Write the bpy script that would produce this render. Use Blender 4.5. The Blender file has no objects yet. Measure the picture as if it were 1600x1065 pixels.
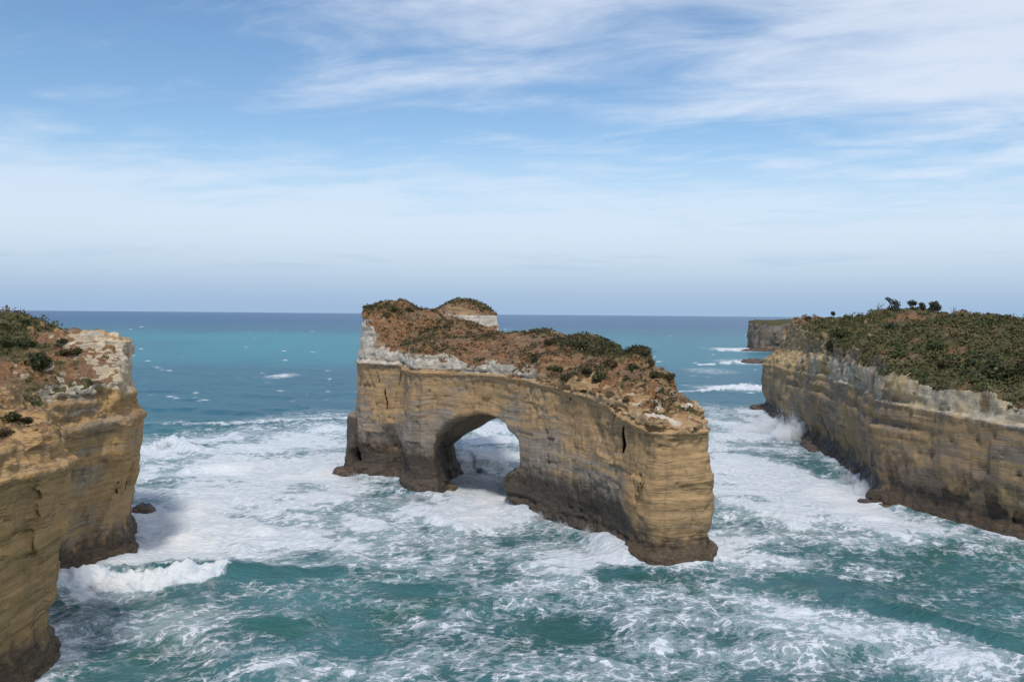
import bpy, math, random
import numpy as np
from mathutils import Matrix, Vector
from mathutils.bvhtree import BVHTree

scene = bpy.context.scene
C = scene.collection
R = math.radians
H = 40.0                                   # eye height above the sea, metres
random.seed(7)

# ------------------------------------------------------------------ camera
cam_d = bpy.data.cameras.new('camera'); cam = bpy.data.objects.new('camera', cam_d); C.objects.link(cam)
cam_d.sensor_width = 36.0; cam_d.lens = 36.0; cam_d.clip_start = 0.5; cam_d.clip_end = 200000.0
cam.matrix_world = (Matrix.Translation((0, 0, H)) @ Matrix.Rotation(R(90 - 1.49), 4, 'X') @ Matrix.Rotation(R(0.487), 4, 'Z'))
# Matrix.Rotation 'Z' applied last = roll about the view axis
scene.camera = cam

# ------------------------------------------------------------------ light
SUN_DIR = Vector((-0.05, -0.56, 0.82)).normalized()      # towards the sun: behind the camera, to the left
world = bpy.data.worlds.new('World'); scene.world = world; world.use_nodes = True
sun_d = bpy.data.lights.new('sun', 'SUN'); sun_d.energy = 2.4; sun_d.angle = R(8); sun_d.color = (1.0, 0.95, 0.87)
sun = bpy.data.objects.new('sun', sun_d); C.objects.link(sun)
sun.rotation_euler = SUN_DIR.to_track_quat('Z', 'Y').to_euler()
scene.view_settings.view_transform = 'Standard'; scene.view_settings.look = 'None'
scene.view_settings.gamma = 1.0; scene.view_settings.use_curve_mapping = False
scene.view_settings.exposure = 0.0
scene.cycles.volume_bounces = 12


class NT:
    """small node-tree builder"""
    def __init__(s, tree):
        s.t = tree; s.n = tree.nodes; s.l = tree.links
    def node(s, kind, **kw):
        nd = s.n.new(kind)
        for k, v in kw.items(): setattr(nd, k, v)
        return nd
    def put(s, sock, v):
        if isinstance(v, bpy.types.NodeSocket): s.l.new(v, sock)
        elif v is not None:
            try: sock.default_value = v
            except Exception: sock.default_value = (v[0], v[1], v[2], 1.0)
    def math(s, op, a, b=None, c=None, clamp=False):
        nd = s.node('ShaderNodeMath', operation=op, use_clamp=clamp)
        s.put(nd.inputs[0], a); s.put(nd.inputs[1], b); s.put(nd.inputs[2], c)
        return nd.outputs[0]
    def vmath(s, op, a, b=None):
        nd = s.node('ShaderNodeVectorMath', operation=op)
        s.put(nd.inputs[0], a); s.put(nd.inputs[1], b)
        return nd.outputs[0]
    def smooth(s, v, a, b, to0=0.0, to1=1.0):
        nd = s.node('ShaderNodeMapRange', interpolation_type='SMOOTHSTEP')
        s.put(nd.inputs[0], v); s.put(nd.inputs[1], a); s.put(nd.inputs[2], b); s.put(nd.inputs[3], to0); s.put(nd.inputs[4], to1)
        return nd.outputs[0]
    def mix(s, f, a, b, blend='MIX'):
        nd = s.node('ShaderNodeMix', data_type='RGBA', blend_type=blend)
        s.put(nd.inputs[0], f); s.put(nd.inputs[6], a if isinstance(a, bpy.types.NodeSocket) else (*a, 1.0) if len(a) == 3 else a)
        s.put(nd.inputs[7], b if isinstance(b, bpy.types.NodeSocket) else (*b, 1.0) if len(b) == 3 else b)
        return nd.outputs[2]
    def noise(s, vec, scale=1.0, detail=4.0, rough=0.55, dist=0.0, color=False):
        nd = s.node('ShaderNodeTexNoise'); s.put(nd.inputs['Vector'], vec)
        nd.inputs['Scale'].default_value = scale; nd.inputs['Detail'].default_value = detail
        nd.inputs['Roughness'].default_value = rough; nd.inputs['Distortion'].default_value = dist
        return nd.outputs['Color' if color else 'Fac']
    def scale(s, vec, x, y, z):
        return s.vmath('MULTIPLY', vec, (x, y, z))
    def attr(s, name, out='Fac'):
        nd = s.node('ShaderNodeAttribute'); nd.attribute_name = name
        return nd.outputs[out]


def build_world():
    w = NT(world.node_tree); w.n.clear()
    out = w.node('ShaderNodeOutputWorld'); bg = w.node('ShaderNodeBackground')
    sky = w.node('ShaderNodeTexSky', sky_type='NISHITA', sun_disc=False)
    sky.sun_elevation = math.asin(SUN_DIR.z); sky.sun_rotation = math.atan2(SUN_DIR.x, SUN_DIR.y)
    sky.altitude = 40; sky.air_density = 1.0; sky.dust_density = 0.0; sky.ozone_density = 3.0
    tc = w.node('ShaderNodeTexCoord'); d = tc.outputs['Generated']
    sep = w.node('ShaderNodeSeparateXYZ'); w.l.new(d, sep.inputs[0])
    x, y, z = sep.outputs
    zc = w.math('MAXIMUM', z, 0.0)
    # high cloud layer seen in perspective: direction projected on a plane overhead
    den = w.math('ADD', zc, 0.06)
    comb = w.node('ShaderNodeCombineXYZ')
    w.put(comb.inputs[0], w.math('DIVIDE', x, den)); w.put(comb.inputs[1], w.math('DIVIDE', y, den)); w.put(comb.inputs[2], 0.0)
    p = comb.outputs[0]
    rot = w.node('ShaderNodeMapping'); rot.inputs['Rotation'].default_value = (0, 0, R(24)); rot.inputs['Location'].default_value = (3.1, 0.4, 0)
    w.l.new(p, rot.inputs[0])
    pr = rot.outputs[0]
    big = w.noise(w.scale(pr, 0.42, 0.8, 1), 1.0, 3.0, 0.5, 0.4)
    fine = w.noise(w.scale(pr, 1.7, 2.6, 1), 1.0, 8.0, 0.62, 0.35)
    wisp = w.math('ADD', w.math('MULTIPLY', big, 0.54), w.math('MULTIPLY', fine, 0.46))
    # more cirrus towards the right-hand side of the bay, clear to the left overhead
    az = w.math('DIVIDE', x, w.math('MAXIMUM', w.math('SQRT', w.math('ADD', w.math('MULTIPLY', x, x), w.math('MULTIPLY', y, y))), 0.001))
    bias = w.math('ADD', w.smooth(az, -0.28, 0.0, -0.07, 0.03), w.math('ADD', w.smooth(zc, 0.16, 0.27, -0.045, 0.05), w.smooth(az, 0.15, 0.40, 0.0, 0.05)))
    wisp_b = w.math('ADD', wisp, bias)
    cirrus = w.math('MULTIPLY', w.math('MULTIPLY', w.smooth(wisp_b, 0.41, 0.70), 0.80), w.smooth(zc, 0.03, 0.12))
    # a broad thin veil low over the sea, its upper edge ragged
    edge = w.math('ADD', zc, w.math('ADD', w.math('MULTIPLY', w.math('SUBTRACT', wisp, 0.5), 0.22), w.math('MULTIPLY', az, 0.035)))
    veil = w.math('MULTIPLY', w.smooth(edge, 0.165, 0.09), 0.58)
    veil_low = w.smooth(zc, 0.0, 0.09, 0.15, 1.0)
    veil = w.math('MULTIPLY', veil, veil_low)
    # grey-blue cloud streaks just above the horizon
    lowp = w.scale(d, 9.0, 9.0, 95.0)
    streak = w.noise(lowp, 1.0, 4.0, 0.55)
    s_mask = w.math('MULTIPLY', w.smooth(zc, 0.035, 0.047), w.smooth(zc, 0.066, 0.05))
    streakm = w.math('MULTIPLY', w.math('MULTIPLY', w.smooth(streak, 0.50, 0.66), s_mask), 0.22)
    hsv = w.node('ShaderNodeHueSaturation'); w.l.new(sky.outputs[0], hsv.inputs['Color'])
    hsv.inputs['Saturation'].default_value = 1.10; hsv.inputs['Value'].default_value = 1.14
    cov = w.math('MULTIPLY', w.math('MAXIMUM', cirrus, veil), w.smooth(z, -0.02, 0.0))
    base = w.mix(w.math('MULTIPLY', w.smooth(zc, 0.16, 0.0), w.smooth(z, -0.02, 0.0)), hsv.outputs[0], (2.8, 4.25, 6.2))   # sea haze
    col = w.mix(cov, base, (7.3, 7.9, 8.9))
    col = w.mix(streakm, col, (3.4, 4.6, 6.6))
    w.l.new(col, bg.inputs['Color']); bg.inputs['Strength'].default_value = 0.11
    w.l.new(bg.outputs[0], out.inputs[0])
build_world()

# ------------------------------------------------------------------ helpers
def hor(px): return 484.9 + 0.0085 * px
def P(px, py, z=0.0):
    """photo pixel -> world point on the level z (metres)"""
    d = (H - z) * 1600.0 / (py - hor(px))
    return ((px - 800) / 1600.0 * d, d)
def U(*pts):
    return np.array(pts, dtype=np.float64) * H

def bspline_w(u):
    return np.stack([(1 - u) ** 3 / 6, (3 * u ** 3 - 6 * u ** 2 + 4) / 6, (-3 * u ** 3 + 3 * u ** 2 + 3 * u + 1) / 6, u ** 3 / 6], -1)
def axis_mat(c, s):
    t = (c - c[0]) / s
    n = int(t[-1]) + 5
    i = np.floor(t).astype(int); w = bspline_w(t - i)
    A = np.zeros((len(c), n), np.float32)
    for k in range(4): A[np.arange(len(c)), i + k] += w[:, k]
    return A
def lattice3(xs, ys, zs, sx, sy, sz, rng):
    """smooth random field on a regular grid (tensor-product B-spline), about unit deviation"""
    A, B, D = axis_mat(xs, sx), axis_mat(ys, sy), axis_mat(zs, sz)
    L = rng.standard_normal((A.shape[1], B.shape[1], D.shape[1])).astype(np.float32) * 2.6
    t = np.tensordot(A, L, (1, 0))
    t = np.tensordot(t, B, (1, 1))            # x, z, y
    t = np.tensordot(t, D, (1, 1))            # x, y, z
    return t
def lattice2(xs, ys, sx, sy, rng):
    A, B = axis_mat(xs, sx), axis_mat(ys, sy)
    L = rng.standard_normal((A.shape[1], B.shape[1])).astype(np.float32) * 2.0
    return A @ L @ B.T

def _hash(ix, iy, iz, seed):
    h = (ix.astype(np.int64) * 374761393 + iy.astype(np.int64) * 668265263 + iz.astype(np.int64) * 2147483647 + seed * 1274126177) & 0xffffffff
    h = ((h ^ (h >> 13)) * 1274126177) & 0xffffffff
    h = (h ^ (h >> 16))
    return (h & 0xffff).astype(np.float32) / 32767.5 - 1.0
def vnoise(x, y, z, seed=0):
    """value noise in [-1,1]"""
    ix, iy, iz = np.floor(x), np.floor(y), np.floor(z)
    fx, fy, fz = x - ix, y - iy, z - iz
    fx = fx * fx * (3 - 2 * fx); fy = fy * fy * (3 - 2 * fy); fz = fz * fz * (3 - 2 * fz)
    o = 0
    for a in (0, 1):
        for b in (0, 1):
            for c in (0, 1):
                o = o + _hash(ix + a, iy + b, iz + c, seed) * (fx if a else 1 - fx) * (fy if b else 1 - fy) * (fz if c else 1 - fz)
    return o
def fbm(x, y, z, oct=4, seed=0, gain=0.5):
    o, a = 0, 1.0
    for k in range(oct):
        f = 2.03 ** k
        o = o + a * vnoise(x * f + 17.3 * k, y * f - 9.1 * k, z * f + 3.7 * k, seed + k); a *= gain
    return o
def sstep(x, a, b):
    t = np.clip((x - a) / (b - a), 0, 1)
    return t * t * (3 - 2 * t)

def chaikin(p, n=1):
    for _ in range(n):
        q = np.roll(p, -1, 0)
        p = np.stack([p * 0.8 + q * 0.2, p * 0.2 + q * 0.8], 1).reshape(-1, 2)
    return p
def poly_sd(X, Y, poly):
    """signed distance to a polygon, negative inside"""
    d2 = np.full(X.shape, 1e12, np.float32); ins = np.zeros(X.shape, bool)
    n = len(poly)
    for i in range(n):
        ax, ay = poly[i]; bx, by = poly[(i + 1) % n]
        ex, ey = bx - ax, by - ay
        wx, wy = X - ax, Y - ay
        t = np.clip((wx * ex + wy * ey) / (ex * ex + ey * ey + 1e-12), 0, 1)
        d2 = np.minimum(d2, (wx - ex * t) ** 2 + (wy - ey * t) ** 2)
        c = ((ay <= Y) & (by > Y)) | ((by <= Y) & (ay > Y))
        with np.errstate(divide='ignore', invalid='ignore'):
            ins ^= c & (X < ax + (Y - ay) * ex / (ey if ey != 0 else 1e-9))
    d = np.sqrt(d2)
    return np.where(ins, -d, d)
def scatter_interp(pts, X, Y, power=3.0, eps=1.5):
    """inverse-distance surface through scattered (x, y, z) control points"""
    num = np.zeros(X.shape, np.float64); den = np.zeros(X.shape, np.float64)
    for px, py, pz in pts:
        w = 1.0 / ((X - px) ** 2 + (Y - py) ** 2 + eps * eps) ** (power / 2)
        num += w * pz; den += w
    return num / den
def smax(a, b, k):
    h = np.clip(0.5 + 0.5 * (a - b) / k, 0, 1)
    return b + (a - b) * h + k * h * (1 - h)

def surface_nets(F, xs, ys, zs):
    """dual surface of F = 0 (negative inside) -> vertices, outward quads"""
    S = F < 0
    n = np.zeros(tuple(k - 1 for k in F.shape), np.uint8)
    for a in (0, 1):
        for b in (0, 1):
            for c in (0, 1):
                n += S[a:F.shape[0] - 1 + a, b:F.shape[1] - 1 + b, c:F.shape[2] - 1 + c]
    I, J, K = np.nonzero((n > 0) & (n < 8))
    idx = np.full(n.shape, -1, np.int32); idx[I, J, K] = np.arange(len(I))
    acc = np.zeros((len(I), 3), np.float32); cnt = np.zeros(len(I), np.float32)
    cor = [(a, b, c) for a in (0, 1) for b in (0, 1) for c in (0, 1)]
    val = {k: F[I + k[0], J + k[1], K + k[2]] for k in cor}
    for k in cor:
        for ax in range(3):
            if k[ax]: continue
            m = list(k); m[ax] = 1; m = tuple(m)
            f0, f1 = val[k], val[m]
            s = (f0 < 0) != (f1 < 0)
            t = np.where(s, f0 / np.where(s, f0 - f1, 1), 0)
            for q in range(3): acc[:, q] += np.where(s, k[q] + (t if q == ax else 0), 0)
            cnt += s
    acc /= cnt[:, None]
    dx = (xs[1] - xs[0], ys[1] - ys[0], zs[1] - zs[0])
    V = np.stack([xs[0] + (I + acc[:, 0]) * dx[0], ys[0] + (J + acc[:, 1]) * dx[1], zs[0] + (K + acc[:, 2]) * dx[2]], 1)
    Q = []
    for ax in range(3):
        sl0 = [slice(None)] * 3; sl1 = [slice(None)] * 3
        sl0[ax] = slice(0, -1); sl1[ax] = slice(1, None)
        ch = S[tuple(sl0)] != S[tuple(sl1)]
        i, j, k = np.nonzero(ch)
        o = [q for q in range(3) if q != ax]
        g = [i, j, k]
        ok = (g[o[0]] > 0) & (g[o[1]] > 0) & (g[o[0]] < F.shape[o[0]] - 1) & (g[o[1]] < F.shape[o[1]] - 1)
        i, j, k = i[ok], j[ok], k[ok]; g = [i, j, k]
        def cell(d0, d1):
            h = [v.copy() for v in g]; h[o[0]] = h[o[0]] - d0; h[o[1]] = h[o[1]] - d1
            return idx[h[0], h[1], h[2]]
        q = np.stack([cell(1, 1), cell(0, 1), cell(0, 0), cell(1, 0)], 1)
        inside = S[i, j, k]
        flip = inside if ax == 1 else ~inside
        q[flip] = q[flip][:, ::-1]
        Q.append(q)
    Q = np.concatenate(Q)
    Q = Q[(Q >= 0).all(1)]
    Q = Q[V[Q][:, :, 2].mean(1) > zs[0] + 0.7]                      # the underside, deep in the water, is left open
    Q = Q[np.abs(V[Q][:, :, 0].mean(1)) < .64 * V[Q][:, :, 1].mean(1) + 6]         # nothing far outside the view
    u, inv = np.unique(Q, return_inverse=True)
    return V[u].astype(np.float64), inv.reshape(Q.shape)

def vert_normals(V, Q):
    a = V[Q[:, 2]] - V[Q[:, 0]]; b = V[Q[:, 3]] - V[Q[:, 1]]
    fn = np.cross(a, b)
    N = np.zeros_like(V)
    for k in range(4): 
        for q in range(3): N[:, q] += np.bincount(Q[:, k], fn[:, q], len(V))
    N /= np.linalg.norm(N, axis=1)[:, None] + 1e-12
    return N, fn

def mesh_from(name, V, Q, attrs=None, smooth=True):
    me = bpy.data.meshes.new(name)
    k = Q.shape[1]
    me.vertices.add(len(V)); me.vertices.foreach_set('co', np.asarray(V, np.float32).ravel())
    me.loops.add(Q.size); me.loops.foreach_set('vertex_index', Q.astype(np.int32).ravel())
    me.polygons.add(len(Q)); me.polygons.foreach_set('loop_start', np.arange(0, Q.size, k, dtype=np.int32))
    me.polygons.foreach_set('loop_total', np.full(len(Q), k, np.int32))
    if smooth: me.polygons.foreach_set('use_smooth', np.ones(len(Q), bool))
    me.update(calc_edges=True)
    for n, a in (attrs or {}).items():
        if a.ndim == 1:
            at = me.attributes.new(n, 'FLOAT', 'POINT'); at.data.foreach_set('value', a.astype(np.float32))
        else:
            at = me.attributes.new(n, 'FLOAT_COLOR', 'POINT')
            at.data.foreach_set('color', np.concatenate([a, np.ones((len(a), 1))], 1).astype(np.float32).ravel())
    return me

def link(name, me, mat=None, parent=None, kind=None, label=None, cat=None, group=None, loc=None):
    o = bpy.data.objects.new(name, me); C.objects.link(o)
    if me is not None and mat is not None and not me.materials: me.materials.append(mat)
    if parent: o.parent = parent
    if kind: o['kind'] = kind
    if label: o['label'] = label
    if cat: o['category'] = cat
    if group: o['group'] = group
    if loc is not None: o.location = loc
    return o

def split_parts(root, V, Q, N, face_lab, names, attrs, mat, origin):
    """one child mesh per surface zone, sharing the smooth normals across the joins"""
    objs = []
    for k, nm in enumerate(names):
        sel = Q[face_lab == k]
        if len(sel) == 0: continue
        u, inv = np.unique(sel, return_inverse=True)
        me = mesh_from(nm, V[u] - origin, inv.reshape(sel.shape), {n: a[u] for n, a in attrs.items()})
        me.normals_split_custom_set_from_vertices(N[u])
        objs.append(link(nm, me, mat, root))
    return objs

# ------------------------------------------------------------------ materials
def new_mat(name):
    m = bpy.data.materials.new(name); m.use_nodes = True
    t = NT(m.node_tree); t.n.clear()
    out = t.node('ShaderNodeOutputMaterial'); b = t.node('ShaderNodeBsdfPrincipled')
    t.l.new(b.outputs[0], out.inputs[0])
    return m, t, b, out

def rock_material(name, tan=(0.44, 0.308, 0.188), ochre=(0.46, 0.285, 0.130), grey=(0.295, 0.245, 0.192), bump=1.0, lime_a=(0.47, 0.43, 0.375), lime_b=(0.72, 0.645, 0.535), lime_o=0.15):
    m, t, b, out = new_mat(name)
    geo = t.node('ShaderNodeNewGeometry'); p = geo.outputs['Position']
    white, soil, wet, warm, green = (t.attr(a) for a in ('white', 'soil', 'wet', 'warm', 'green'))
    # irregular patches, bedding lines and run-off streaks
    patch = t.noise(t.scale(p, 0.10, 0.10, 0.17), 1.0, 5.0, 0.6, 0.5)
    warp = t.noise(p, 0.12, 3.0, 0.5, 0.0, True)
    pw = t.vmath('ADD', p, t.vmath('MULTIPLY', t.vmath('SUBTRACT', warp, (0.5, 0.5, 0.5)), (0, 0, 2.4)))
    beds = t.noise(t.scale(pw, 0.035, 0.035, 1.25), 1.0, 5.0, 0.6)
    thin = t.noise(t.scale(pw, 0.10, 0.10, 5.0), 1.0, 3.0, 0.6)
    streak = t.noise(t.scale(p, 0.42, 0.42, 0.055), 1.0, 5.0, 0.62, 0.6)
    speck = t.noise(p, 1.9, 6.0, 0.65)
    mott = t.noise(p, 0.55, 5.0, 0.62, 0.3)
    col = t.mix(t.smooth(t.math('ADD', patch, t.math('MULTIPLY', t.math('SUBTRACT', warm, .4), 0.38)), 0.42, 0.66), grey, tan)
    col = t.mix(t.math('MULTIPLY', t.smooth(t.math('ADD', beds, t.math('MULTIPLY', warm, 0.22)), 0.50, 0.72), 0.75), col, ochre)
    col = t.mix(t.math('MULTIPLY', t.smooth(thin, 0.56, 0.72), 0.18), col, (0.17, 0.115, 0.065))
    col = t.mix(t.math('MULTIPLY', t.smooth(streak, 0.52, 0.70), 0.46), col, (0.165, 0.135, 0.105))
    col = t.mix(t.math('MULTIPLY', t.smooth(mott, 0.53, 0.70), 0.35), col, (0.47, 0.34, 0.19))
    col = t.mix(t.math('MULTIPLY', t.smooth(speck, 0.56, 0.68), 0.35), col, (0.13, 0.09, 0.055))
    # hairline bedding partings and joints
    cr1 = t.noise(t.scale(pw, 0.018, 0.018, 0.85), 1.0, 5.0, 0.58)
    cr2 = t.noise(t.scale(p, 0.34, 0.34, 0.10), 1.0, 5.0, 0.6, 0.3)
    line1 = t.smooth(t.math('ABSOLUTE', t.math('SUBTRACT', cr1, 0.5)), 0.0, 0.016, 1.0, 0.0)
    line2 = t.math('MULTIPLY', t.smooth(t.math('ABSOLUTE', t.math('SUBTRACT', cr2, 0.47)), 0.0, 0.012, 1.0, 0.0), t.smooth(patch, .42, .55))
    lines = t.math('MAXIMUM', t.math('MULTIPLY', line1, t.smooth(mott, .38, .55)), t.math('MULTIPLY', line2, .6))
    col = t.mix(t.math('MULTIPLY', lines, 0.50), col, (0.075, 0.052, 0.034))
    # pale limestone with grey and cream stains
    lime = t.mix(t.smooth(mott, 0.40, 0.62), lime_a, lime_b)
    lime = t.mix(t.math('MULTIPLY', t.smooth(warm, .25, .95), lime_o), lime, (0.56, 0.385, 0.175))
    lime = t.mix(t.math('MULTIPLY', t.smooth(streak, 0.50, 0.68), 0.38), lime, (0.27, 0.23, 0.18))
    lime = t.mix(t.math('MULTIPLY', t.smooth(beds, 0.56, 0.70), 0.55), lime, (0.52, 0.36, 0.17))
    wm = t.smooth(t.math('ADD', white, t.math('ADD', t.math('MULTIPLY', t.math('SUBTRACT', speck, 0.5), 1.6), t.math('MULTIPLY', t.math('SUBTRACT', streak, 0.5), 1.2))), 0.36, 0.70)
    col = t.mix(wm, col, lime)
    # wet, weed-stained foot of the cliff
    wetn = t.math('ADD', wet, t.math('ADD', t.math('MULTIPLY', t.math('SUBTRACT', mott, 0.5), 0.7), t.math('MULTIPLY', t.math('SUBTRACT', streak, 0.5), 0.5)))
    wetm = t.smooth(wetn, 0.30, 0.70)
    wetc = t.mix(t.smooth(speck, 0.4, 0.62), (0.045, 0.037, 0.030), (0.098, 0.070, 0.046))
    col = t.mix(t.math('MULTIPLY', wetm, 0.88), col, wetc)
    # soil and dry scrub litter
    soilc = t.mix(t.smooth(speck, 0.36, 0.64), (0.130, 0.066, 0.032), (0.285, 0.148, 0.068))
    soilc = t.mix(t.math('MULTIPLY', t.smooth(mott, 0.52, 0.66), 0.6), soilc, (0.37, 0.27, 0.17))
    soilc = t.mix(t.math('MULTIPLY', t.smooth(patch, .45, .62), .55), soilc, (0.20, 0.135, 0.088))
    soilc = t.mix(t.smooth(t.math('ADD', green, t.math('MULTIPLY', t.math('SUBTRACT', mott, 0.5), 1.1)), 0.35, 0.75), soilc,
                  t.mix(t.smooth(speck, 0.38, 0.6), (0.045, 0.042, 0.020), (0.12, 0.105, 0.045)))
    sm = t.smooth(t.math('ADD', soil, t.math('MULTIPLY', t.math('SUBTRACT', t.noise(p, 0.9, 5.0, 0.6), 0.5), 1.0)), 0.40, 0.60)
    col = t.mix(sm, col, soilc)
    t.l.new(col, b.inputs['Base Color'])
    t.l.new(t.smooth(wetm, 0.0, 1.0, 0.92, 0.62), b.inputs['Roughness'])
    b.inputs['Specular IOR Level'].default_value = 0.25
    h = t.math('ADD', t.math('MULTIPLY', speck, 0.45), t.math('ADD', t.math('MULTIPLY', thin, 0.10), t.math('SUBTRACT', t.math('MULTIPLY', t.noise(p, 5.0, 4.0, 0.65), 0.22), t.math('MULTIPLY', lines, 0.35))))
    h = t.math('ADD', h, t.math('MULTIPLY', t.math('ADD', t.math('MULTIPLY', t.smooth(beds, .48, .52), .26), t.math('MULTIPLY', t.smooth(thin, .49, .53), .07)), t.math('SUBTRACT', 1.0, sm)))
    bp = t.node('ShaderNodeBump'); bp.inputs['Strength'].default_value = 0.7 * bump; bp.inputs['Distance'].default_value = 0.45
    t.l.new(h, bp.inputs['Height']); t.l.new(bp.outputs[0], b.inputs['Normal'])
    return m
M_island = rock_material('sandstone_arch')
M_left = rock_material('sandstone_left', tan=(0.43, 0.285, 0.150), ochre=(0.47, 0.28, 0.112), grey=(0.30, 0.24, 0.178), lime_a=(0.42, 0.37, 0.30), lime_b=(0.67, 0.57, 0.43), lime_o=0.45)
M_right = rock_material('sandstone_right', tan=(0.375, 0.262, 0.155), ochre=(0.43, 0.278, 0.128), grey=(0.255, 0.200, 0.148), lime_a=(0.43, 0.365, 0.275), lime_b=(0.68, 0.57, 0.415), lime_o=0.75)
M_far = rock_material('sandstone_far', tan=(0.22, 0.17, 0.12), ochre=(0.25, 0.175, 0.11), grey=(0.165, 0.145, 0.125), bump=0.5)

def leaf_material():
    m, t, b, out = new_mat('scrub_leaves')
    c = t.attr('tone', 'Color')
    oi = t.node('ShaderNodeObjectInfo')
    geo = t.node('ShaderNodeNewGeometry')
    n = t.noise(geo.outputs['Position'], 1.3, 3.0, 0.6)
    col = t.mix(t.smooth(n, 0.35, 0.65, 0.0, 0.5), c, t.mix(0.5, c, (0.15, 0.13, 0.06)))
    t.l.new(col, b.inputs['Base Color']); b.inputs['Roughness'].default_value = 0.75
    b.inputs['Specular IOR Level'].default_value = 0.2
    return m
M_leaf = leaf_material()
def plain(name, col, rough=0.8, nscale=3.0, var=0.4):
    m, t, b, out = new_mat(name)
    geo = t.node('ShaderNodeNewGeometry')
    n = t.noise(geo.outputs['Position'], nscale, 5.0, 0.6)
    t.l.new(t.mix(t.smooth(n, 0.35, 0.65), tuple(c * (1 - var) for c in col), tuple(min(1, c * (1 + var)) for c in col)), b.inputs['Base Color'])
    b.inputs['Roughness'].default_value = rough
    return m
M_bark = plain('bark', (0.11, 0.085, 0.065))

# ------------------------------------------------------------------ cliffs from a solid field
def strata_table(rng, n=400, dz=0.25):
    """stepped bed offsets against height (positive = recessed)"""
    z = 0; out = np.zeros(n)
    while z < n * dz:
        th = rng.choice([0.5, 0.75, 1.0, 1.5, 2.5, 3.5], p=[.16, .2, .24, .2, .12, .08]); v = rng.normal(0, 0.30)
        out[int(z / dz):int((z + th) / dz)] = v
        z += th
    k = np.array([.06, .88, .06])
    return np.convolve(out, k, 'same')

def solid(bounds, vox, poly, top_fn, ledge_fn, ledge_ref, prof, seed, rough=1.0, carve=None, strata_amp=1.0, top_rough=0.25, warp=2.0, kmax=0.8, block=1.0, amp_xy=None, recess=None, foot=None):
    rng = np.random.default_rng(seed)
    x0, x1, y0, y1, z0, z1 = bounds
    xs = np.arange(x0, x1, vox); ys = np.arange(y0, y1, vox); zs = np.arange(z0, z1, vox)
    X, Y = np.meshgrid(xs, ys, indexing='ij')
    d2 = poly_sd(X, Y, poly).astype(np.float32)
    d2 += (lattice2(xs, ys, 14, 14, rng) * 0.45 + lattice2(xs, ys, 6, 6, rng) * 0.35 + lattice2(xs, ys, 2.6, 2.6, rng) * 0.18).astype(np.float32) * rough
    top = top_fn(X, Y) + lattice2(xs, ys, 6, 6, rng) * 0.35 + lattice2(xs, ys, 2.2, 2.2, rng) * top_rough
    ledge = ledge_fn(X, Y)
    Z = zs[None, None, :].astype(np.float32)
    zr = Z * (ledge_ref / ledge).astype(np.float32)[..., None]
    tz, tv = np.array(prof).T
    tab_z = np.arange(-6, 80, 0.1); tab = np.interp(tab_z, tz, tv)
    st = strata_table(rng)
    tab_s = np.interp(tab_z, np.arange(len(st)) * 0.25 - 6, st)
    zq = zr + lattice3(xs, ys, zs, 18, 18, 10, rng) * 0.35
    fi = np.clip((zq + 6) / 0.1, 0, len(tab) - 2)
    ii = fi.astype(np.int32)
    off = tab.astype(np.float32)[ii]
    amp = np.clip(0.75 + 0.55 * lattice3(xs, ys, zs, 15, 15, 9, rng), 0.08, 1.9) * strata_amp
    amp *= np.interp(zs, np.array([0, ledge_ref - 8, ledge_ref - 2.5, ledge_ref + 3, 60]), [.45, .45, 1.25, 1.25, .7]).astype(np.float32)[None, None, :]
    if amp_xy is not None: amp *= amp_xy(X, Y).astype(np.float32)[..., None]
    off += tab_s.astype(np.float32)[ii] * amp
    del ii, fi, amp
    off += lattice3(xs, ys, zs, 9, 9, 9, rng) * 0.55 * rough
    off += lattice3(xs, ys, zs, 4, 4, 3.2, rng) * 0.28 * rough
    off += lattice3(xs, ys, zs, 1.9, 1.9, 1.3, rng) * 0.13 * rough
    # joint-bounded blocks: flat-faced steps in the wall
    xi = (xs[:, None, None] + lattice3(xs, ys, zs, 11, 11, 8, rng) * 1.3); yi = (ys[None, :, None] + lattice3(xs, ys, zs, 10, 10, 9, rng) * 1.3)
    rt = rng.normal(0, 1, 4096).astype(np.float32)
    for sx, sz, am in ((7.0, 5.5, .42), (3.1, 2.0, .20)):
        key = (np.floor(xi / sx).astype(np.int32) * 73 + np.floor(yi / sx).astype(np.int32) * 1179 + np.floor(zq / sz).astype(np.int32) * 283) & 4095
        off += rt[key] * (am * block)
    del key, xi, yi
    jn = lattice3(xs, ys, zs, 8, 8, 22, rng)
    off += (.55 * block) * np.exp(-(jn / .07) ** 2) * (zr < ledge_ref + 9)
    del jn
    if foot is not None: off += foot(X, Y)[..., None].astype(np.float32) * sstep(zr, 3.4, 2.4)
    if recess is not None: off += recess(X, Y)[..., None].astype(np.float32) * sstep(zr, ledge_ref, ledge_ref + 7)
    F = d2[..., None] + off
    del off, zq
    G = (Z - top.astype(np.float32)[..., None]) * 0.75
    F = smax(F, G, kmax)
    del G
    if carve is not None: F = carve(F, xs, ys, zs, rng)
    F[0] = np.maximum(F[0], .5); F[-1] = np.maximum(F[-1], .5); F[:, 0] = np.maximum(F[:, 0], .5); F[:, -1] = np.maximum(F[:, -1], .5)
    F[:, :, 0] = np.maximum(F[:, :, 0], .5)
    V, Q = surface_nets(F, xs, ys, zs)
    return V, Q

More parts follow.
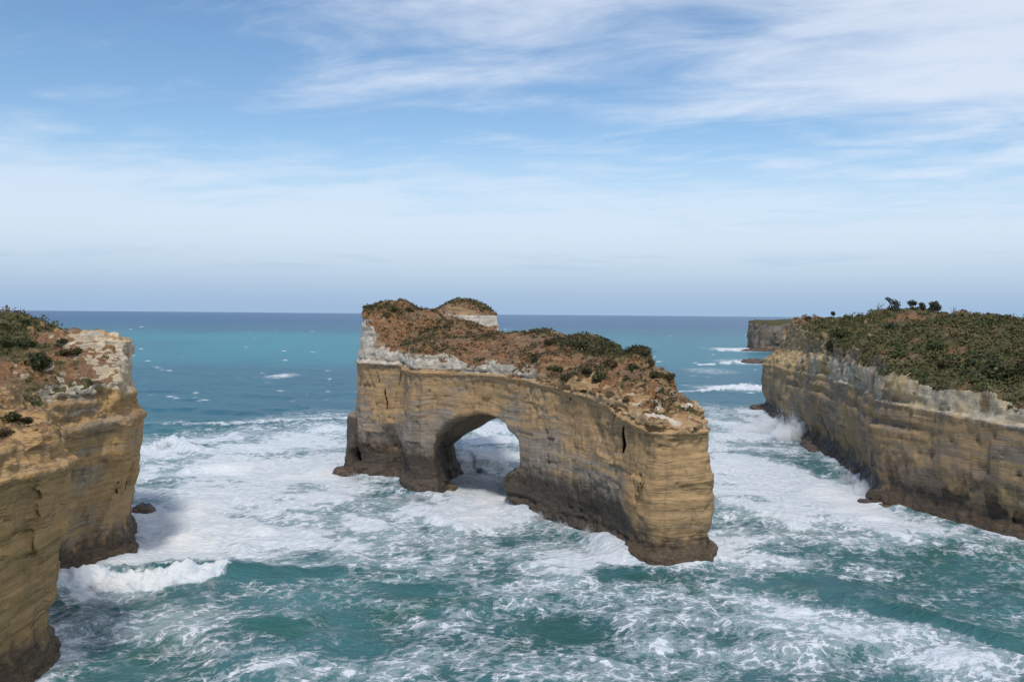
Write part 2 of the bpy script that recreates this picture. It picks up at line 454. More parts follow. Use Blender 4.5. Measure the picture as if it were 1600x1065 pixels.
def zones(V, N, top, ledge, seed, white_lo, white_hi, soil_dz, wet_h, white_w):
    """material-zone masks at the vertices"""
    x, y, z = V.T
    n1 = fbm(x / 7, y / 7, z / 7, 4, seed); n2 = fbm(x / 2.5, y / 2.5, z / 2.5, 3, seed + 40)
    depth = top - z                       # below the surface of the cap
    soil = sstep(soil_dz - depth + 0.9 * n2, -0.6, 0.6) * sstep(N[:, 2] + 0.18 * n2, 0.22, 0.48)
    rel = z - ledge
    white = sstep(rel + 0.25 * n2, white_lo - .2, white_lo + .2) * sstep(white_hi - rel + 1.4 * n1 + 0.8 * n2, -0.5, 0.5) * white_w
    wet = np.clip(1.0 - (z + 1.2 * n1) / wet_h, 0, 1)
    return dict(soil=soil, white=white, wet=wet, warm=np.clip(0.5 + 0.6 * n1, 0, 1), green=np.zeros_like(z))

def fine_displace(V, Q, seed, amp=1.0, knob=None):
    N, _ = vert_normals(V, Q)
    x, y, z = V.T
    if knob is not None:
        k = np.maximum(knob(x, y, z), .5 * sstep(-z, -3.2, -2.2))
        r = 1 - 2 * np.abs(fbm(x / 2.6, y / 2.6, z / 1.7, 3, seed + 50))
        V = V + N * (k * (.75 * fbm(x / 1.7, y / 1.7, z / .9, 3, seed + 60) + .30 * r))[:, None]
        N, _ = vert_normals(V, Q); x, y, z = V.T
    steep = 1 - np.clip(np.abs(N[:, 2]) * 1.2, 0, 1)
    d = steep * (0.085 * vnoise(x / 4.5, y / 4.5, z / 0.7, seed) + 0.06 * vnoise(x / 1.4, y / 1.4, z / 0.6, seed + 3)) + 0.11 * fbm(x / 0.9, y / 0.9, z / 0.9, 2, seed + 9)
    pit = vnoise(x / 1.4, y / 1.4, z / 1.0, seed + 21)
    d -= 0.45 * sstep(pit, 0.62, 0.85) * steep
    V = V + N * (d * amp)[:, None]
    N, fn = vert_normals(V, Q)
    return V, N

# ---- the island with the arch
isl_poly = chaikin(U((-.925, 6.27), (-.80, 6.14), (-.66, 6.05), (-.60, 5.74), (-.52, 5.64), (-.42, 5.62), (-.28, 5.53), (-.12, 5.38), (.04, 5.18), (.20, 4.90),
                     (.37, 4.60), (.50, 4.24), (.575, 4.10), (.60, 4.085), (.79, 4.125), (.835, 4.22), (.848, 4.42), (.83, 4.75), (.72, 5.1), (.52, 5.5), (.30, 5.9), (.10, 6.2), (.0, 6.42),
                     (-.085, 6.62), (-.105, 7.1), (-.16, 7.5), (-.4, 7.65), (-.7, 7.45), (-.93, 7.0), (-.965, 6.55)), 1)
isl_top_pts = U((-.90, 6.26, .97), (-.82, 6.17, .87), (-.74, 6.10, .80), (-.64, 6.0, .80), (-.45, 5.69, .78), (-.2, 5.48, .748), (0, 5.23, .725), (.2, 4.94, .70),
                (.4, 4.60, .665), (.57, 4.26, .62), (.70, 4.16, .575), (.79, 4.19, .545), (.83, 4.30, .53), (.842, 4.45, .53), (.838, 4.6, .535), (.833, 4.75, .545), (.815, 4.9, .57), (.80, 5.0, .60),
                (-.90, 6.42, 1.045), (-.80, 6.45, 1.08), (-.70, 6.5, 1.10), (-.57, 6.5, 1.03), (-.50, 6.25, .90), (-.35, 6.1, .86), (-.47, 6.9, .965), (-.30, 6.55, .885),
                (-.15, 6.4, .875), (-.2, 6.0, .86), (-.04, 6.2, .885), (.1, 5.8, .885), (.18, 5.9, .90), (.3, 5.4, .86), (.45, 5.5, .895), (.55, 5.0, .80), (.64, 5.1, .85),
                (.70, 4.8, .775), (.72, 4.62, .69), (.78, 4.55, .62), (.76, 4.38, .60), (.69, 4.32, .635), (.80, 4.72, .64), (.60, 4.5, .715), (.4, 4.9, .78), (.2, 5.2, .80), (-.05, 5.5, .79), (-.3, 5.75, .80), (-.45, 5.95, .82), (-.6, 6.15, .86),
                (-.35, 7.1, 1.0), (-.9, 7.0, 1.0), (-.6, 7.3, 1.0), (-.15, 7.4, .93))
def isl_top(X, Y):
    t = scatter_interp(isl_top_pts, X, Y, 3.4, 2.0)
    # far knoll: a low scarp facing the camera with a rounded crown on it
    f = poly_sd(X, Y, U((-.44, 6.80), (-.34, 6.84), (-.22, 6.80), (-.09, 6.78), (-.02, 7.1), (-.1, 7.6), (-.5, 7.6), (-.58, 7.1)))
    crown = H * (1.0 + .095 * np.exp(-(((X / H + .345) / .17) ** 2 + ((Y / H - 7.12) / .35) ** 2)))
    return np.where(f < 0, t + (crown - t) * sstep(-f, 0.0, 1.3), t)
def isl_ledge(X, Y):
    u = (X / H * .64 - Y / H * .77)                                 # along the island, far left -> near right
    return H * np.interp(u, [-5.4, -4.1, -3.3, -2.8], [.695, .685, .635, .535])
isl_prof = [(-6, -1.2), (0, -1.0), (1.6, -0.9), (2.3, -0.5), (3.0, 0.6), (5, 0.75), (8, 0.0), (11, -0.35), (15, 0.0), (20, 0.45), (24, 0.55), (26, 0.25),
            (26.7, -0.35), (27.0, 0.1), (27.3, 0.95), (27.7, 0.35), (28.6, 0.55), (31, 0.8), (34, 1.0), (40, 1.0), (46, 0.6), (80, 1.0)]
hole = U((-.40, -.2), (-.40, 0), (-.43, .06), (-.46, .14), (-.47, .25), (-.455, .335), (-.38, .41), (-.26, .460), (-.1, .473), (.02, .460), (.13, .42), (.205, .345), (.225, .265), (.20, .205),
         (.125, .145), (.115, .09), (.15, .045), (.20, 0), (.20, -.2))
def isl_carve(F, xs, ys, zs, rng):
    i0, i1 = np.searchsorted(xs, [-1.0 * H, .55 * H]); j0, j1 = np.searchsorted(ys, [4.7 * H, 7.8 * H]); k1 = np.searchsorted(zs, .56 * H)
    X, Y = np.meshgrid(xs[i0:i1], ys[j0:j1], indexing='ij')
    ox, oy = X / H + .13, Y / H - 5.4
    t = .2425 * ox + .970 * oy; a = .970 * ox - .2425 * oy
    s = np.interp(t, [-.3, .0, .3, .9, 1.3, 2.0], [1.06, 1.0, .95, .80, .92, 1.1])
    a = np.where((t > .9) & (a < 0), np.minimum(a + (t - .9) * .45, 0), a)
    a = a - .118 * sstep(-t, -.72, -.18) * sstep(-a, .02, .28)
    A = np.repeat((a * H)[..., None], k1, 2); Zs = zs[None, None, :k1] / s[..., None]
    hd = poly_sd(A, Zs, hole)
    wt = np.exp(-((t - .85) / .28) ** 2)[..., None]
    ha = ((-.44 + np.maximum(zs[None, None, :k1] / H - .19, 0) * 1.5) - a[..., None]) * H * .55
    hd = np.maximum(hd, np.where(wt > .25, ha - (1 - wt) * 3.0, -50))
    hd = hd + lattice3(xs[i0:i1], ys[j0:j1], zs[:k1], 5, 5, 5, rng) * .35 + lattice3(xs[i0:i1], ys[j0:j1], zs[:k1], 2.2, 2.2, 1.4, rng) * .16
    F[i0:i1, j0:j1, :k1] = smax(F[i0:i1, j0:j1, :k1], -hd.astype(np.float32), 0.9)
    # joints and a small cave in the near pier
    def slot(px, py0, py1, dep, w, run, lean=0.0):
        nonlocal F
        cx, cy = (px - 800) / 1600 * dep * H, dep * H
        za = H * (1 - (py1 - hor(px)) * dep / 1600); zb = H * (1 - (py0 - hor(px)) * dep / 1600)
        a0, a1 = np.searchsorted(xs, [cx - 4, cx + 4]); b0, b1 = np.searchsorted(ys, [cy - run - 5, cy + run + 3]); c0, c1 = np.searchsorted(zs, [za - 1, zb + 1])
        XX, YY, ZZ = np.meshgrid(xs[a0:a1], ys[b0:b1], zs[c0:c1], indexing='ij')
        vx, vy = cx / math.hypot(cx, cy), cy / math.hypot(cx, cy)
        q = (XX - cx) * vy - (YY - cy) * vx + lean * (ZZ - (za + zb) / 2) + 0.18 * np.sin(ZZ * 1.3)
        prof = np.abs(q) - w * np.clip(1 - np.abs((ZZ - (za + zb) / 2) / ((zb - za) / 2)) ** 3, -1, 1)
        F[a0:a1, b0:b1, c0:c1] = np.maximum(F[a0:a1, b0:b1, c0:c1], -prof.astype(np.float32))
    slot(977, 662, 722, 4.30, 0.22, 3.0, -0.05)
    slot(962, 640, 664, 4.32, 0.14, 1.6, 0.05)
    slot(604, 600, 645, 6.12, 0.16, 1.6, 0.10)
    slot(592, 575, 600, 6.15, 0.15, 1.6, 0.10)
    def pit(px, py, dep, r):
        cx, cy, cz = (px - 800) / 1600 * dep * H, dep * H, H * (1 - (py - hor(px)) * dep / 1600)
        a0, a1 = np.searchsorted(xs, [cx - 3 * r, cx + 3 * r]); b0, b1 = np.searchsorted(ys, [cy - 5 * r, cy + 5 * r]); c0, c1 = np.searchsorted(zs, [cz - 3 * r, cz + 3 * r])
        XX, YY, ZZ = np.meshgrid(xs[a0:a1], ys[b0:b1], zs[c0:c1], indexing='ij')
        g = np.sqrt((XX - cx) ** 2 + ((YY - cy) / 2.2) ** 2 + (ZZ - cz) ** 2) - r
        F[a0:a1, b0:b1, c0:c1] = np.maximum(F[a0:a1, b0:b1, c0:c1], -g.astype(np.float32))
    # alcove worn into the foot of the far pier
    cx, cy, cz = -.745 * H, 6.0 * H, .12 * H
    a0, a1 = np.searchsorted(xs, [cx - 12, cx + 12]); b0, b1 = np.searchsorted(ys, [cy - 14, cy + 16]); c1 = np.searchsorted(zs, cz + 16)
    XX, YY, ZZ = np.meshgrid(xs[a0:a1], ys[b0:b1], zs[:c1], indexing='ij')
    g = (np.sqrt(((XX - cx) / 4.6) ** 2 + ((YY - cy) / 7.5) ** 2 + ((ZZ - cz) / 10.0) ** 2) - 1) * 4.6 + lattice3(xs[a0:a1], ys[b0:b1], zs[:c1], 3, 3, 2.5, rng) * .35
    F[a0:a1, b0:b1, :c1] = smax(F[a0:a1, b0:b1, :c1], -g.astype(np.float32), 1.2)
    # dark buttress leaning against the far left corner
    cx, cy = -.1525 * 6.5 * H, 6.5 * H
    a1 = np.searchsorted(xs, cx + 8); b0, b1 = np.searchsorted(ys, [cy - 10, cy + 10]); c1 = np.searchsorted(zs, 16)
    XX, YY, ZZ = np.meshgrid(xs[:a1], ys[b0:b1], zs[:c1], indexing='ij')
    g = (np.sqrt(((XX - cx) / 2.3) ** 2 + ((YY - cy) / 5.5) ** 2 + (np.maximum(ZZ, 0) / 13.5) ** 4) - 1) * 2.2 + lattice3(xs[:a1], ys[b0:b1], zs[:c1], 3, 3, 2.2, rng) * .3
    F[:a1, b0:b1, :c1] = np.minimum(F[:a1, b0:b1, :c1], g.astype(np.float32))
    pit(844, 655, 4.98, 0.75)
    pit(846, 597, 4.95, 0.55)
    pit(1012, 713, 4.12, 0.7)
    return F
V, Q = solid((-1.12 * H, .98 * H, 3.95 * H, 7.8 * H, -2.0, 46.5), 0.30, isl_poly, isl_top, isl_ledge, 27.0, isl_prof, 11, rough=0.55, carve=isl_carve, strata_amp=0.30, block=.44,
             foot=lambda X, Y: 1.5 * sstep(X / H, -.1, .02) * sstep(-(X / H * .64 - Y / H * .77), 2.92, 3.02))
V, N = fine_displace(V, Q, 5, 1.0, lambda x, y, z: sstep(z - isl_ledge(x, y), -.6, .4) * sstep(5.5 - (z - isl_ledge(x, y)), 0, 2) * (.35 + .75 * sstep(x / H * .64 - y / H * .77, -3.9, -3.6)))
tp = isl_top(V[:, 0], V[:, 1]); lg = isl_ledge(V[:, 0], V[:, 1])
u_ax = V[:, 0] / H * .64 - V[:, 1] / H * .77
left_w = sstep(u_ax, -3.75, -4.0)
zn = zones(V, N, tp, lg, 3, 0.1, 3.8, 1.6, 8.5, np.clip(left_w + .0, 0, 1))
x, y, z = V.T
# grey-white scarp at the far left corner, under the far knoll, and a few bare patches near the tip
scarp = sstep(-x / H, .80, .86) * sstep(z - lg, 0.0, 0.5) * sstep(38.4 - z, -.4, .4) * sstep(y / H, 6.75, 6.6)
knoll = sstep(y / H, 6.70, 6.76) * sstep(z / H, .84, .86) * sstep(z / H, 1.0, .985) * sstep(N[:, 2], .75, .55)
n_p = fbm(x / 3, y / 3, z / 3, 3, 77)
zn['white'] = np.clip(np.maximum(zn['white'], np.maximum(scarp, knoll)), 0, 1)
tipm = sstep(u_ax, -3.35, -2.9) * sstep(z - lg, .3, 1.0) * sstep(n_p, .25, .45) * sstep(3.6 - (z - lg), 0, .6)
zn['white'] = np.maximum(zn['white'], tipm * .9)
zn['soil'] = zn['soil'] * (1 - .85 * tipm) * (1 - .9 * knoll)
rim = sstep(u_ax, -3.75, -3.5) * sstep(2.0 + 1.9 * n_p - (z - lg), -.3, .8)
zn['soil'] = zn['soil'] * (1 - rim)
zn['warm'] = np.clip(zn['warm'] + .5 * rim, 0, 1)
zn['green'] = np.clip(.28 + .9 * sstep(u_ax, -4.4, -3.6) * sstep(z - lg, 4, 9) + .35 * fbm(x / 6, y / 6, z / 6, 3, 91) + .25 * sstep(z / H, 1.0, 1.04), 0, 1)
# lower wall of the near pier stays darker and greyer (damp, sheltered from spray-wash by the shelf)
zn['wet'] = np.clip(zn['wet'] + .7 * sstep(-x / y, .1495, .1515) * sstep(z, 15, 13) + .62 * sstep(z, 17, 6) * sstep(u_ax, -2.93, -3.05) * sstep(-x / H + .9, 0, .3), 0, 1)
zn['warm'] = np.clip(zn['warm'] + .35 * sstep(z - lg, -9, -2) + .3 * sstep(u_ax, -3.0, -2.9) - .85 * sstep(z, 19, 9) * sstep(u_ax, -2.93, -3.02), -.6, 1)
orig = np.array([0.0, 5.5 * H, 0.0])
island = link('rock_arch_island', None, label='tan sandstone island pierced by a sea arch, brown scrubby top', cat='rock arch', loc=orig)
fq = lambda a: a[Q].mean(1)
lab = np.zeros(len(Q), int)
lab[fq(zn['white']) > .5] = 1
lab[(fq(zn['soil']) > .5)] = 2
lab[(fq(z) < 2.6) & (fq(zn['soil']) < .5)] = 3
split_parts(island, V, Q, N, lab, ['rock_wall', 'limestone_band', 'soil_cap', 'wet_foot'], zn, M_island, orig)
isl_data = (V, Q, N, zn)

# ---- left cliff
lp = chaikin(U((-1.75, 1.7), (-1.45, 2.0), (-1.31, 2.4), (-1.255, 2.7), (-1.28, 2.92), (-1.37, 3.07), (-1.52, 3.2), (-1.64, 3.42), (-1.68, 3.75), (-1.62, 3.93), (-1.545, 4.06),
               (-1.56, 4.25), (-1.66, 4.55), (-1.74, 4.76), (-1.95, 5.0), (-2.4, 5.15), (-3.2, 5.3), (-3.4, 3.2), (-3.2, 1.7)), 1)
l_top_pts = U((-1.80, 4.50, .905), (-1.74, 4.55, .86), (-1.68, 4.3, .80), (-1.955, 4.6, .895), (-2.1, 4.7, .89), (-2.28, 4.8, .955), (-2.5, 5.0, .985), (-1.72, 4.05, .72), (-1.85, 4.2, .80),
              (-1.79, 3.85, .70), (-1.95, 4.0, .80), (-1.68, 3.5, .69), (-1.5, 3.1, .68), (-1.36, 2.9, .65), (-1.3, 2.6, .645), (-1.36, 2.3, .63), (-1.5, 2.7, .72), (-1.62, 3.1, .765), (-1.8, 3.3, .80),
              (-2.1, 3.9, .88), (-2.3, 4.3, .95), (-2.0, 3.0, .90), (-2.2, 2.4, .9), (-2.6, 4.0, 1.0), (-1.6, 2.0, .6), (-2.2, 3.5, .93), (-1.86, 4.75, .86), (-2.2, 5.0, .88))
l_top = lambda X, Y: scatter_interp(l_top_pts, X, Y, 3.2, 1.8)
l_ledge = lambda X, Y: H * (.60 + .0 * X)
l_prof = [(-6, .2), (0, .4), (1.5, .5), (2.2, 1.1), (4, 1.5), (7, .9), (11, .1), (16, -.2), (20, -.5), (21.6, -.6), (22.4, -1.1), (23.2, -.7), (23.8, -.2), (24.6, .1), (26, .2), (28, .8), (31, 1.0), (36, .8), (80, 1)]
V, Q = solid((-2.75 * H, -1.12 * H, 1.8 * H, 5.25 * H, -2.0, 43), 0.30, lp, l_top, l_ledge, 24.0, l_prof, 23, rough=0.7, strata_amp=1.0, block=.4, amp_xy=lambda X, Y: .45 + 1.15 * sstep(-Y / H, -3.5, -3.2))
V, N = fine_displace(V, Q, 15, 1.0, lambda x, y, z: .7 * sstep(z, 21, 25))
x, y, z = V.T
tp = l_top(x, y); lg = l_ledge(x, y)
zn = zones(V, N, tp, lg, 31, 1.0, 11.5, 1.3, 8.0, sstep(y / H, 3.5, 3.8))
np1 = fbm(x / 4, y / 4, z / 4, 3, 52)
zn['white'] = zn['white'] * sstep(np1 + 1.2 * sstep(z / H, .66, .72), .15, .4)
bare_rock = np.maximum(sstep(.745 + .05 * np1 - z / H, -.012, .012) * sstep(-y / H, -3.6, -3.4), sstep(x / y + .07 * np1, -.435, -.415) * sstep(y / H, 3.7, 3.9))
zn['soil'] = zn['soil'] * (1 - bare_rock * np.clip(1.15 - .75 * sstep(N[:, 2] + .25 * np1, .6, .85), 0, 1))
tipw = sstep(z / H, .86, .88) * sstep(-x / H, 1.93, 1.86) * sstep(y / H, 4.35, 4.4)
zn['soil'] = zn['soil'] * (1 - tipw); zn['white'] = np.maximum(zn['white'], tipw * np.clip(.42 + .55 * np1, 0, 1))
zn['green'] = np.clip(.35 + .5 * fbm(x / 9, y / 9, z / 9, 3, 61) + .5 * sstep(-x / H, 1.95, 2.2), 0, 1)
zn['warm'] = np.clip(zn['warm'] + .15 + .5 * sstep(y / H, 3.4, 3.1), 0, 1)
orig = np.array([-2.2 * H, 3.4 * H, 0.0])
l_root = link('cliff_left', None, kind='structure', loc=orig)
lab = np.zeros(len(Q), int); lab[fq(zn['white']) > .5] = 1; lab[fq(zn['soil']) > .5] = 2; lab[(fq(z) < 2.4) & (fq(zn['soil']) < .5)] = 3
split_parts(l_root, V, Q, N, lab, ['rock_wall', 'limestone_band', 'soil_cap', 'wet_foot'], zn, M_left, orig)
left_data = (V, Q, N, zn)

# ---- right cliff
rp = chaikin(U((3.1, 3.6), (2.75, 3.85), (2.5, 4.2), (2.30, 4.56), (2.13, 5.0), (2.0, 5.40), (1.975, 5.58), (2.03, 5.8), (2.16, 6.4), (2.27, 7.2), (2.36, 8.2), (2.50, 9.4), (2.66, 10.7), (2.72, 11.1), (2.82, 11.35),
               (3.1, 11.7), (3.8, 12.1), (6.8, 12.2), (6.8, 3.6)), 1)
r_top_pts = U((2.6, 4.2, .60), (2.36, 4.6, .615), (2.2, 5.0, .665), (2.07, 5.45, .72), (2.12, 5.8, .735), (2.25, 6.4, .75), (2.37, 7.2, .765), (2.46, 8.2, .80), (2.6, 9.4, .835), (2.74, 10.7, .835), (2.82, 11.2, .82),
              (2.52, 4.75, .69), (2.42, 5.2, .74), (2.35, 5.7, .79), (2.5, 6.6, .86), (2.6, 7.4, .90), (2.68, 8.2, .94), (2.8, 9.4, .95), (2.9, 10.2, .975), (2.82, 8.6, .99), (2.96, 8.0, 1.045), (3.05, 7.8, 1.03), (3.19, 7.5, 1.005),
              (3.05, 6.1, .95), (3.0, 7.0, .975), (2.7, 6.0, .88), (2.8, 5.2, .85), (3.1, 5.2, .92), (2.9, 4.4, .78), (3.4, 6.6, .975), (4, 8, .97), (4, 10, .95), (4.5, 6, .95), (3.8, 4.5, .95), (5.5, 9, 1.0), (3.3, 11.2, .93), (6.5, 6, 1.0))
r_top = lambda X, Y: scatter_interp(r_top_pts, X, Y, 3.2, 3.0)
r_ledge = lambda X, Y: H * np.interp(Y / H, [4.2, 5.5, 7, 9, 11], [.49, .545, .55, .52, .49])
r_prof = [(-6, -2.6), (0, -.4), (1.2, -.05), (1.9, 0.8), (3.2, 1.8), (5, 1.2), (7, .3), (10, -.3), (14, -.1), (18, .1), (19.6, -.2), (20.0, -.4), (20.35, .7), (20.9, .55), (23, .8), (26, 1.5), (30, 2.2), (36, 2.5), (80, 2.5)]
V, Q = solid((1.86 * H, 5.6 * H, 4.1 * H, 12.2 * H, -2.0, 48), 0.54, rp, r_top, r_ledge, 20.0, r_prof, 37, rough=0.55, strata_amp=0.7, top_rough=0.35, block=.42, recess=lambda X, Y: 5.5 * sstep(Y / H, 8.0, 9.6))
V, N = fine_displace(V, Q, 25, 1.3, lambda x, y, z: .9 * sstep(z - r_ledge(x, y), 0, 2) * (.35 + sstep(y / H, 6, 8.5)))
x, y, z = V.T
tp = r_top(x, y); lg = r_ledge(x, y)
zn = zones(V, N, tp, lg, 51, 0.15, 7.0, 2.0, 6.0, np.ones_like(x))
np1 = fbm(x / 5, y / 5, z / 5, 3, 82)
zn['white'] = zn['white'] * np.clip(sstep(np1, -.75, -.2) * sstep(y / H, 9.5, 7.0) + .45 * sstep(np1, .1, .3), 0, 1)
sunlit_tip = sstep(y / H, 8.2, 9.4) * sstep(z - lg, .5, 2) * (1 - zn['soil'])
zn['white'] = np.maximum(zn['white'], sunlit_tip * np.clip(.62 + .6 * np1, 0, 1))  # far tip paled with the limestone mask: its sunlit look put into the colour
zn['green'] = np.clip(1.0 + .7 * fbm(x / 8, y / 8, z / 8, 3, 63), 0, 1) * sstep(-(y / H), -10.6, -9.2)
zn['warm'] = np.clip(zn['warm'] + .9 * sstep(y / H, 8.4, 9.6) * sstep(z / H, .42, .5), 0, 1)  # extra warmth on the far tip paints in its sunlit gold
zn['wet'] = np.clip(zn['wet'] + .42 * sstep(np1, -.1, .5) * sstep(z / H, .42, .25) + .18 * sstep(z / H, .36, .1), 0, 1)
orig = np.array([3.2 * H, 7.5 * H, 0.0])
r_root = link('cliff_right', None, kind='structure', loc=orig)
lab = np.zeros(len(Q), int); lab[fq(zn['white']) > .5] = 1; lab[fq(zn['soil']) > .5] = 2; lab[(fq(z) < 2.0) & (fq(zn['soil']) < .5)] = 3
split_parts(r_root, V, Q, N, lab, ['rock_wall', 'limestone_band', 'soil_cap', 'wet_foot'], zn, M_right, orig)
right_data = (V, Q, N, zn)

# ---- far headland, about 1.2 km down the coast
fp = chaikin(U((7.30, 31.0), (7.45, 30.2), (7.75, 29.8), (8.05, 29.9), (8.25, 29.4), (8.6, 28.6), (9.2, 27.5), (10.5, 26.5), (14, 26), (14, 36), (8.4, 35), (7.5, 32.5)), 1)
f_top_pts = U((7.4, 31, .83), (7.6, 30.2, .82), (8.1, 30.2, .82), (8.3, 30, .83), (8.7, 31, .90), (9.3, 31, .985), (9.6, 29, .95), (10.5, 28, .98), (11, 31, 1.03), (8.2, 33, .87), (13, 31, 1.05), (12, 27, 1.0))
f_top = lambda X, Y: scatter_interp(f_top_pts, X, Y, 3.0, 6)
f_prof = [(-6, -1.5), (0, -1.2), (1.5, -.5), (4, 1.6), (8, 1.0), (13, .2), (19, -.8), (23, -1.4), (24, .2), (28, 1.0), (34, 2.2), (80, 3)]
V, Q = solid((7.1 * H, 12.5 * H, 26.8 * H, 34.5 * H, -3.0, 48), 2.0, fp, f_top, lambda X, Y: H * (.6 + 0 * X), 24.0, f_prof, 41, rough=3.0, strata_amp=1.4, top_rough=0.6, kmax=2.0)
N, _ = vert_normals(V, Q); x, y, z = V.T
zn = zones(V, N, f_top(x, y), H * .6 + 0 * x, 71, 0.5, 3.0, 3.0, 6.0, .35 + 0 * x); zn['green'][:] = .9
orig = np.array([8.5 * H, 30.5 * H, 0.0])
f_root = link('headland', None, kind='structure', loc=orig)
lab = np.zeros(len(Q), int); lab[fq(zn['soil']) > .5] = 1
split_parts(f_root, V, Q, N, lab, ['rock_wall', 'soil_cap'], zn, M_far, orig)

# ------------------------------------------------------------------ sea
def build_sea():
    rng = np.random.default_rng(5)
    ys = [-60., -30., 0., 20., 40., 50.]; y = 58.0
    while y < 1600: ys.append(y); y += max(0.50, y * y / 41000 * 0.95)
    while y < 120000: ys.append(y); y *= 1.045
    ys = np.array(ys)
    k = np.linspace(-.64, .64, 820)
    k = np.concatenate([[-9, -5, -3, -2, -1.4, -1.0, -.82, -.72], k, [.72, .82, 1.0, 1.4, 2, 3, 5, 9]])
    Yg, Kg = np.meshgrid(ys, k, indexing='ij')
    X = (Kg * np.maximum(Yg, 75)).ravel(); Y = Yg.ravel()
    dy = np.repeat(np.gradient(ys), len(k))
    n = len(X)
    near = Y < 900
    # distances to the rocks
    sd = np.full(n, 500.0); si = sd.copy(); sl = sd.copy(); sr = sd.copy()
    idx = np.nonzero((Y < 620) & (np.abs(X) < 260))[0]
    for arr, pl in ((si, isl_poly), (sl, lp), (sr, rp)): arr[idx] = poly_sd(X[idx], Y[idx], pl)
    sd = np.minimum(np.minimum(si, sl), sr)
    w1 = fbm(X / 26, Y / 26, 0 * X, 3, 200); w2 = fbm(X / 9, Y / 13, 0 * X + 4, 4, 210); w3 = fbm(X / 3.2, Y / 3.2, 0 * X + 8, 3, 220)
    # ---- foam density from where the surf runs
    D = np.zeros(n)
    def blob(px, py, rx, ry, v, rot=0.0):
        cx, cy = P(px, py); sx = rx * cy / 1600; sy = ry * cy * cy / (1600 * H)
        dx, dyy = (X - cx), (Y - cy)
        if rot:
            c, s = math.cos(rot), math.sin(rot); u, vv = dx / sx, dyy / sy; dx, dyy = (u * c - vv * s) * sx, (u * s + vv * c) * sy
        g = np.exp(-np.clip((dx / sx) ** 2 + (dyy / sy) ** 2, 0, 50) ** 1.5)
        return g * v
    add = [(330, 700, 150, 32, .75), (450, 690, 130, 40, .85), (400, 740, 230, 50, .95), (330, 810, 150, 50, 1.0), (260, 860, 120, 40, 1.0), (500, 830, 230, 50, .85), (600, 800, 200, 45, .95),
           (760, 800, 120, 36, 1.05), (770, 700, 60, 50, .8), (770, 680, 70, 30, .9), (700, 860, 200, 34, .60), (560, 720, 40, 60, .9), (520, 770, 90, 40, 1.1),
           (1200, 760, 130, 80, 1.0), (1150, 680, 90, 40, .7), (1220, 660, 60, 25, 1.1), (1290, 780, 110, 60, 1.0), (1180, 850, 150, 50, .85), (1400, 820, 120, 30, .7), (1130, 720, 60, 60, .7),
           (900, 870, 140, 40, .75), (860, 930, 140, 50, .48), (1000, 950, 170, 50, .56), (1180, 960, 200, 50, .58), (1350, 990, 230, 50, .54), (1100, 1030, 300, 50, .52), (1480, 1040, 160, 40, .58),
           (700, 1010, 260, 60, .38), (300, 990, 170, 50, .42), (150, 1000, 70, 60, .36), (560, 1050, 200, 40, .38), (900, 1040, 140, 50, .44), (170, 930, 80, 22, .9), (1340, 890, 90, 18, .5), (1550, 880, 90, 30, .35),
           (470, 660, 90, 18, .5), (1130, 645, 60, 14, .55), (1150, 607, 60, 5, .9), (1160, 566, 40, 4, .8), (1150, 547, 40, 3, .9), (1110, 580, 40, 5, .4), (280, 700, 50, 14, .8), (440, 588, 22, 4, .6)]
    for b in add: D = np.maximum(D, blob(*b))
    for px, py, rx, ry, v, rot in [(430, 930, 85, 26, .75, 0), (600, 925, 90, 18, .6, 0), (400, 1000, 70, 22, .5, 0), (540, 1010, 60, 22, .45, 0), (690, 1010, 50, 16, .3, 0), (1320, 925, 110, 13, .75, -.1), (1480, 955, 130, 24, .95, -.2), (1590, 1000, 60, 26, .8, 0),
                                   (1500, 880, 90, 14, .45, 0), (880, 985, 40, 14, .35, 0), (960, 900, 36, 12, .5, 0), (290, 730, 40, 16, .35, 0), (740, 740, 50, 14, .6, 0), (770, 755, 40, 12, .55, 0), (500, 870, 60, 12, .3, 0), (1230, 860, 60, 10, .4, 0)]:
        D = D - blob(px, py, rx, ry, v, rot)
    D = np.clip(D, 0, 1.2)
    D = D + (np.clip(D, 0, 1) + .15 * (Y < 330)) * (.26 * w1 + .30 * w2 + .12 * w3)
    D = np.where((Y < 330), np.maximum(D, .13 + .10 * w1 + .10 * w2), D)
    shore = np.exp(-np.clip(sd, 0, 200) / 3.2)
    D = np.maximum(D, np.where(sd < 60, np.minimum(shore * (.85 + .45 * w2 + .25 * w3), np.where(sl < 20, .62, .92)), 0))
    # ---- surface height
    amp = lambda L: np.clip(L / (dy * 3.0) - .4, 0, 1)
    Z = np.zeros(n)
    for L, A, th, sx in ((70, .60, 1.45, 1), (43, .42, 1.75, 2), (24, .26, 1.2, 3), (13, .15, 1.9, 4), (8.5, .11, 1.4, 5), (5.2, .075, 1.05, 6), (3.4, .05, 2.1, 7)):
        ph = (X * math.cos(th) + Y * math.sin(th)) * 2 * math.pi / L + 1.9 * w1 * (L > 10) + 1.6 * w2 + sx * 1.7
        s_ = np.sin(ph)
        Z += A * amp(L) * (np.exp(s_ - 1) * 1.7 - .75) * (.65 + .5 * vnoise(X / (2.2 * L), Y / (2.2 * L), 0 * X + sx, 300 + sx))
    Z *= 1 - .45 * sstep(Y / H, 8, 12)
    Z += .22 * w2 * amp(13) + .13 * w3 * amp(4) + .05 * fbm(X / 1.1, Y / 1.1, 0 * X, 2, 230) * amp(1.6)
    churn = np.clip(D, 0, 1) * near
    Z += churn * amp(5) * (.14 * np.abs(w3) + .16 * w2)
    # ---- breaking waves: (pixel polyline of the crest, height, front, back, broken until)
    tint_wave = np.zeros(n)
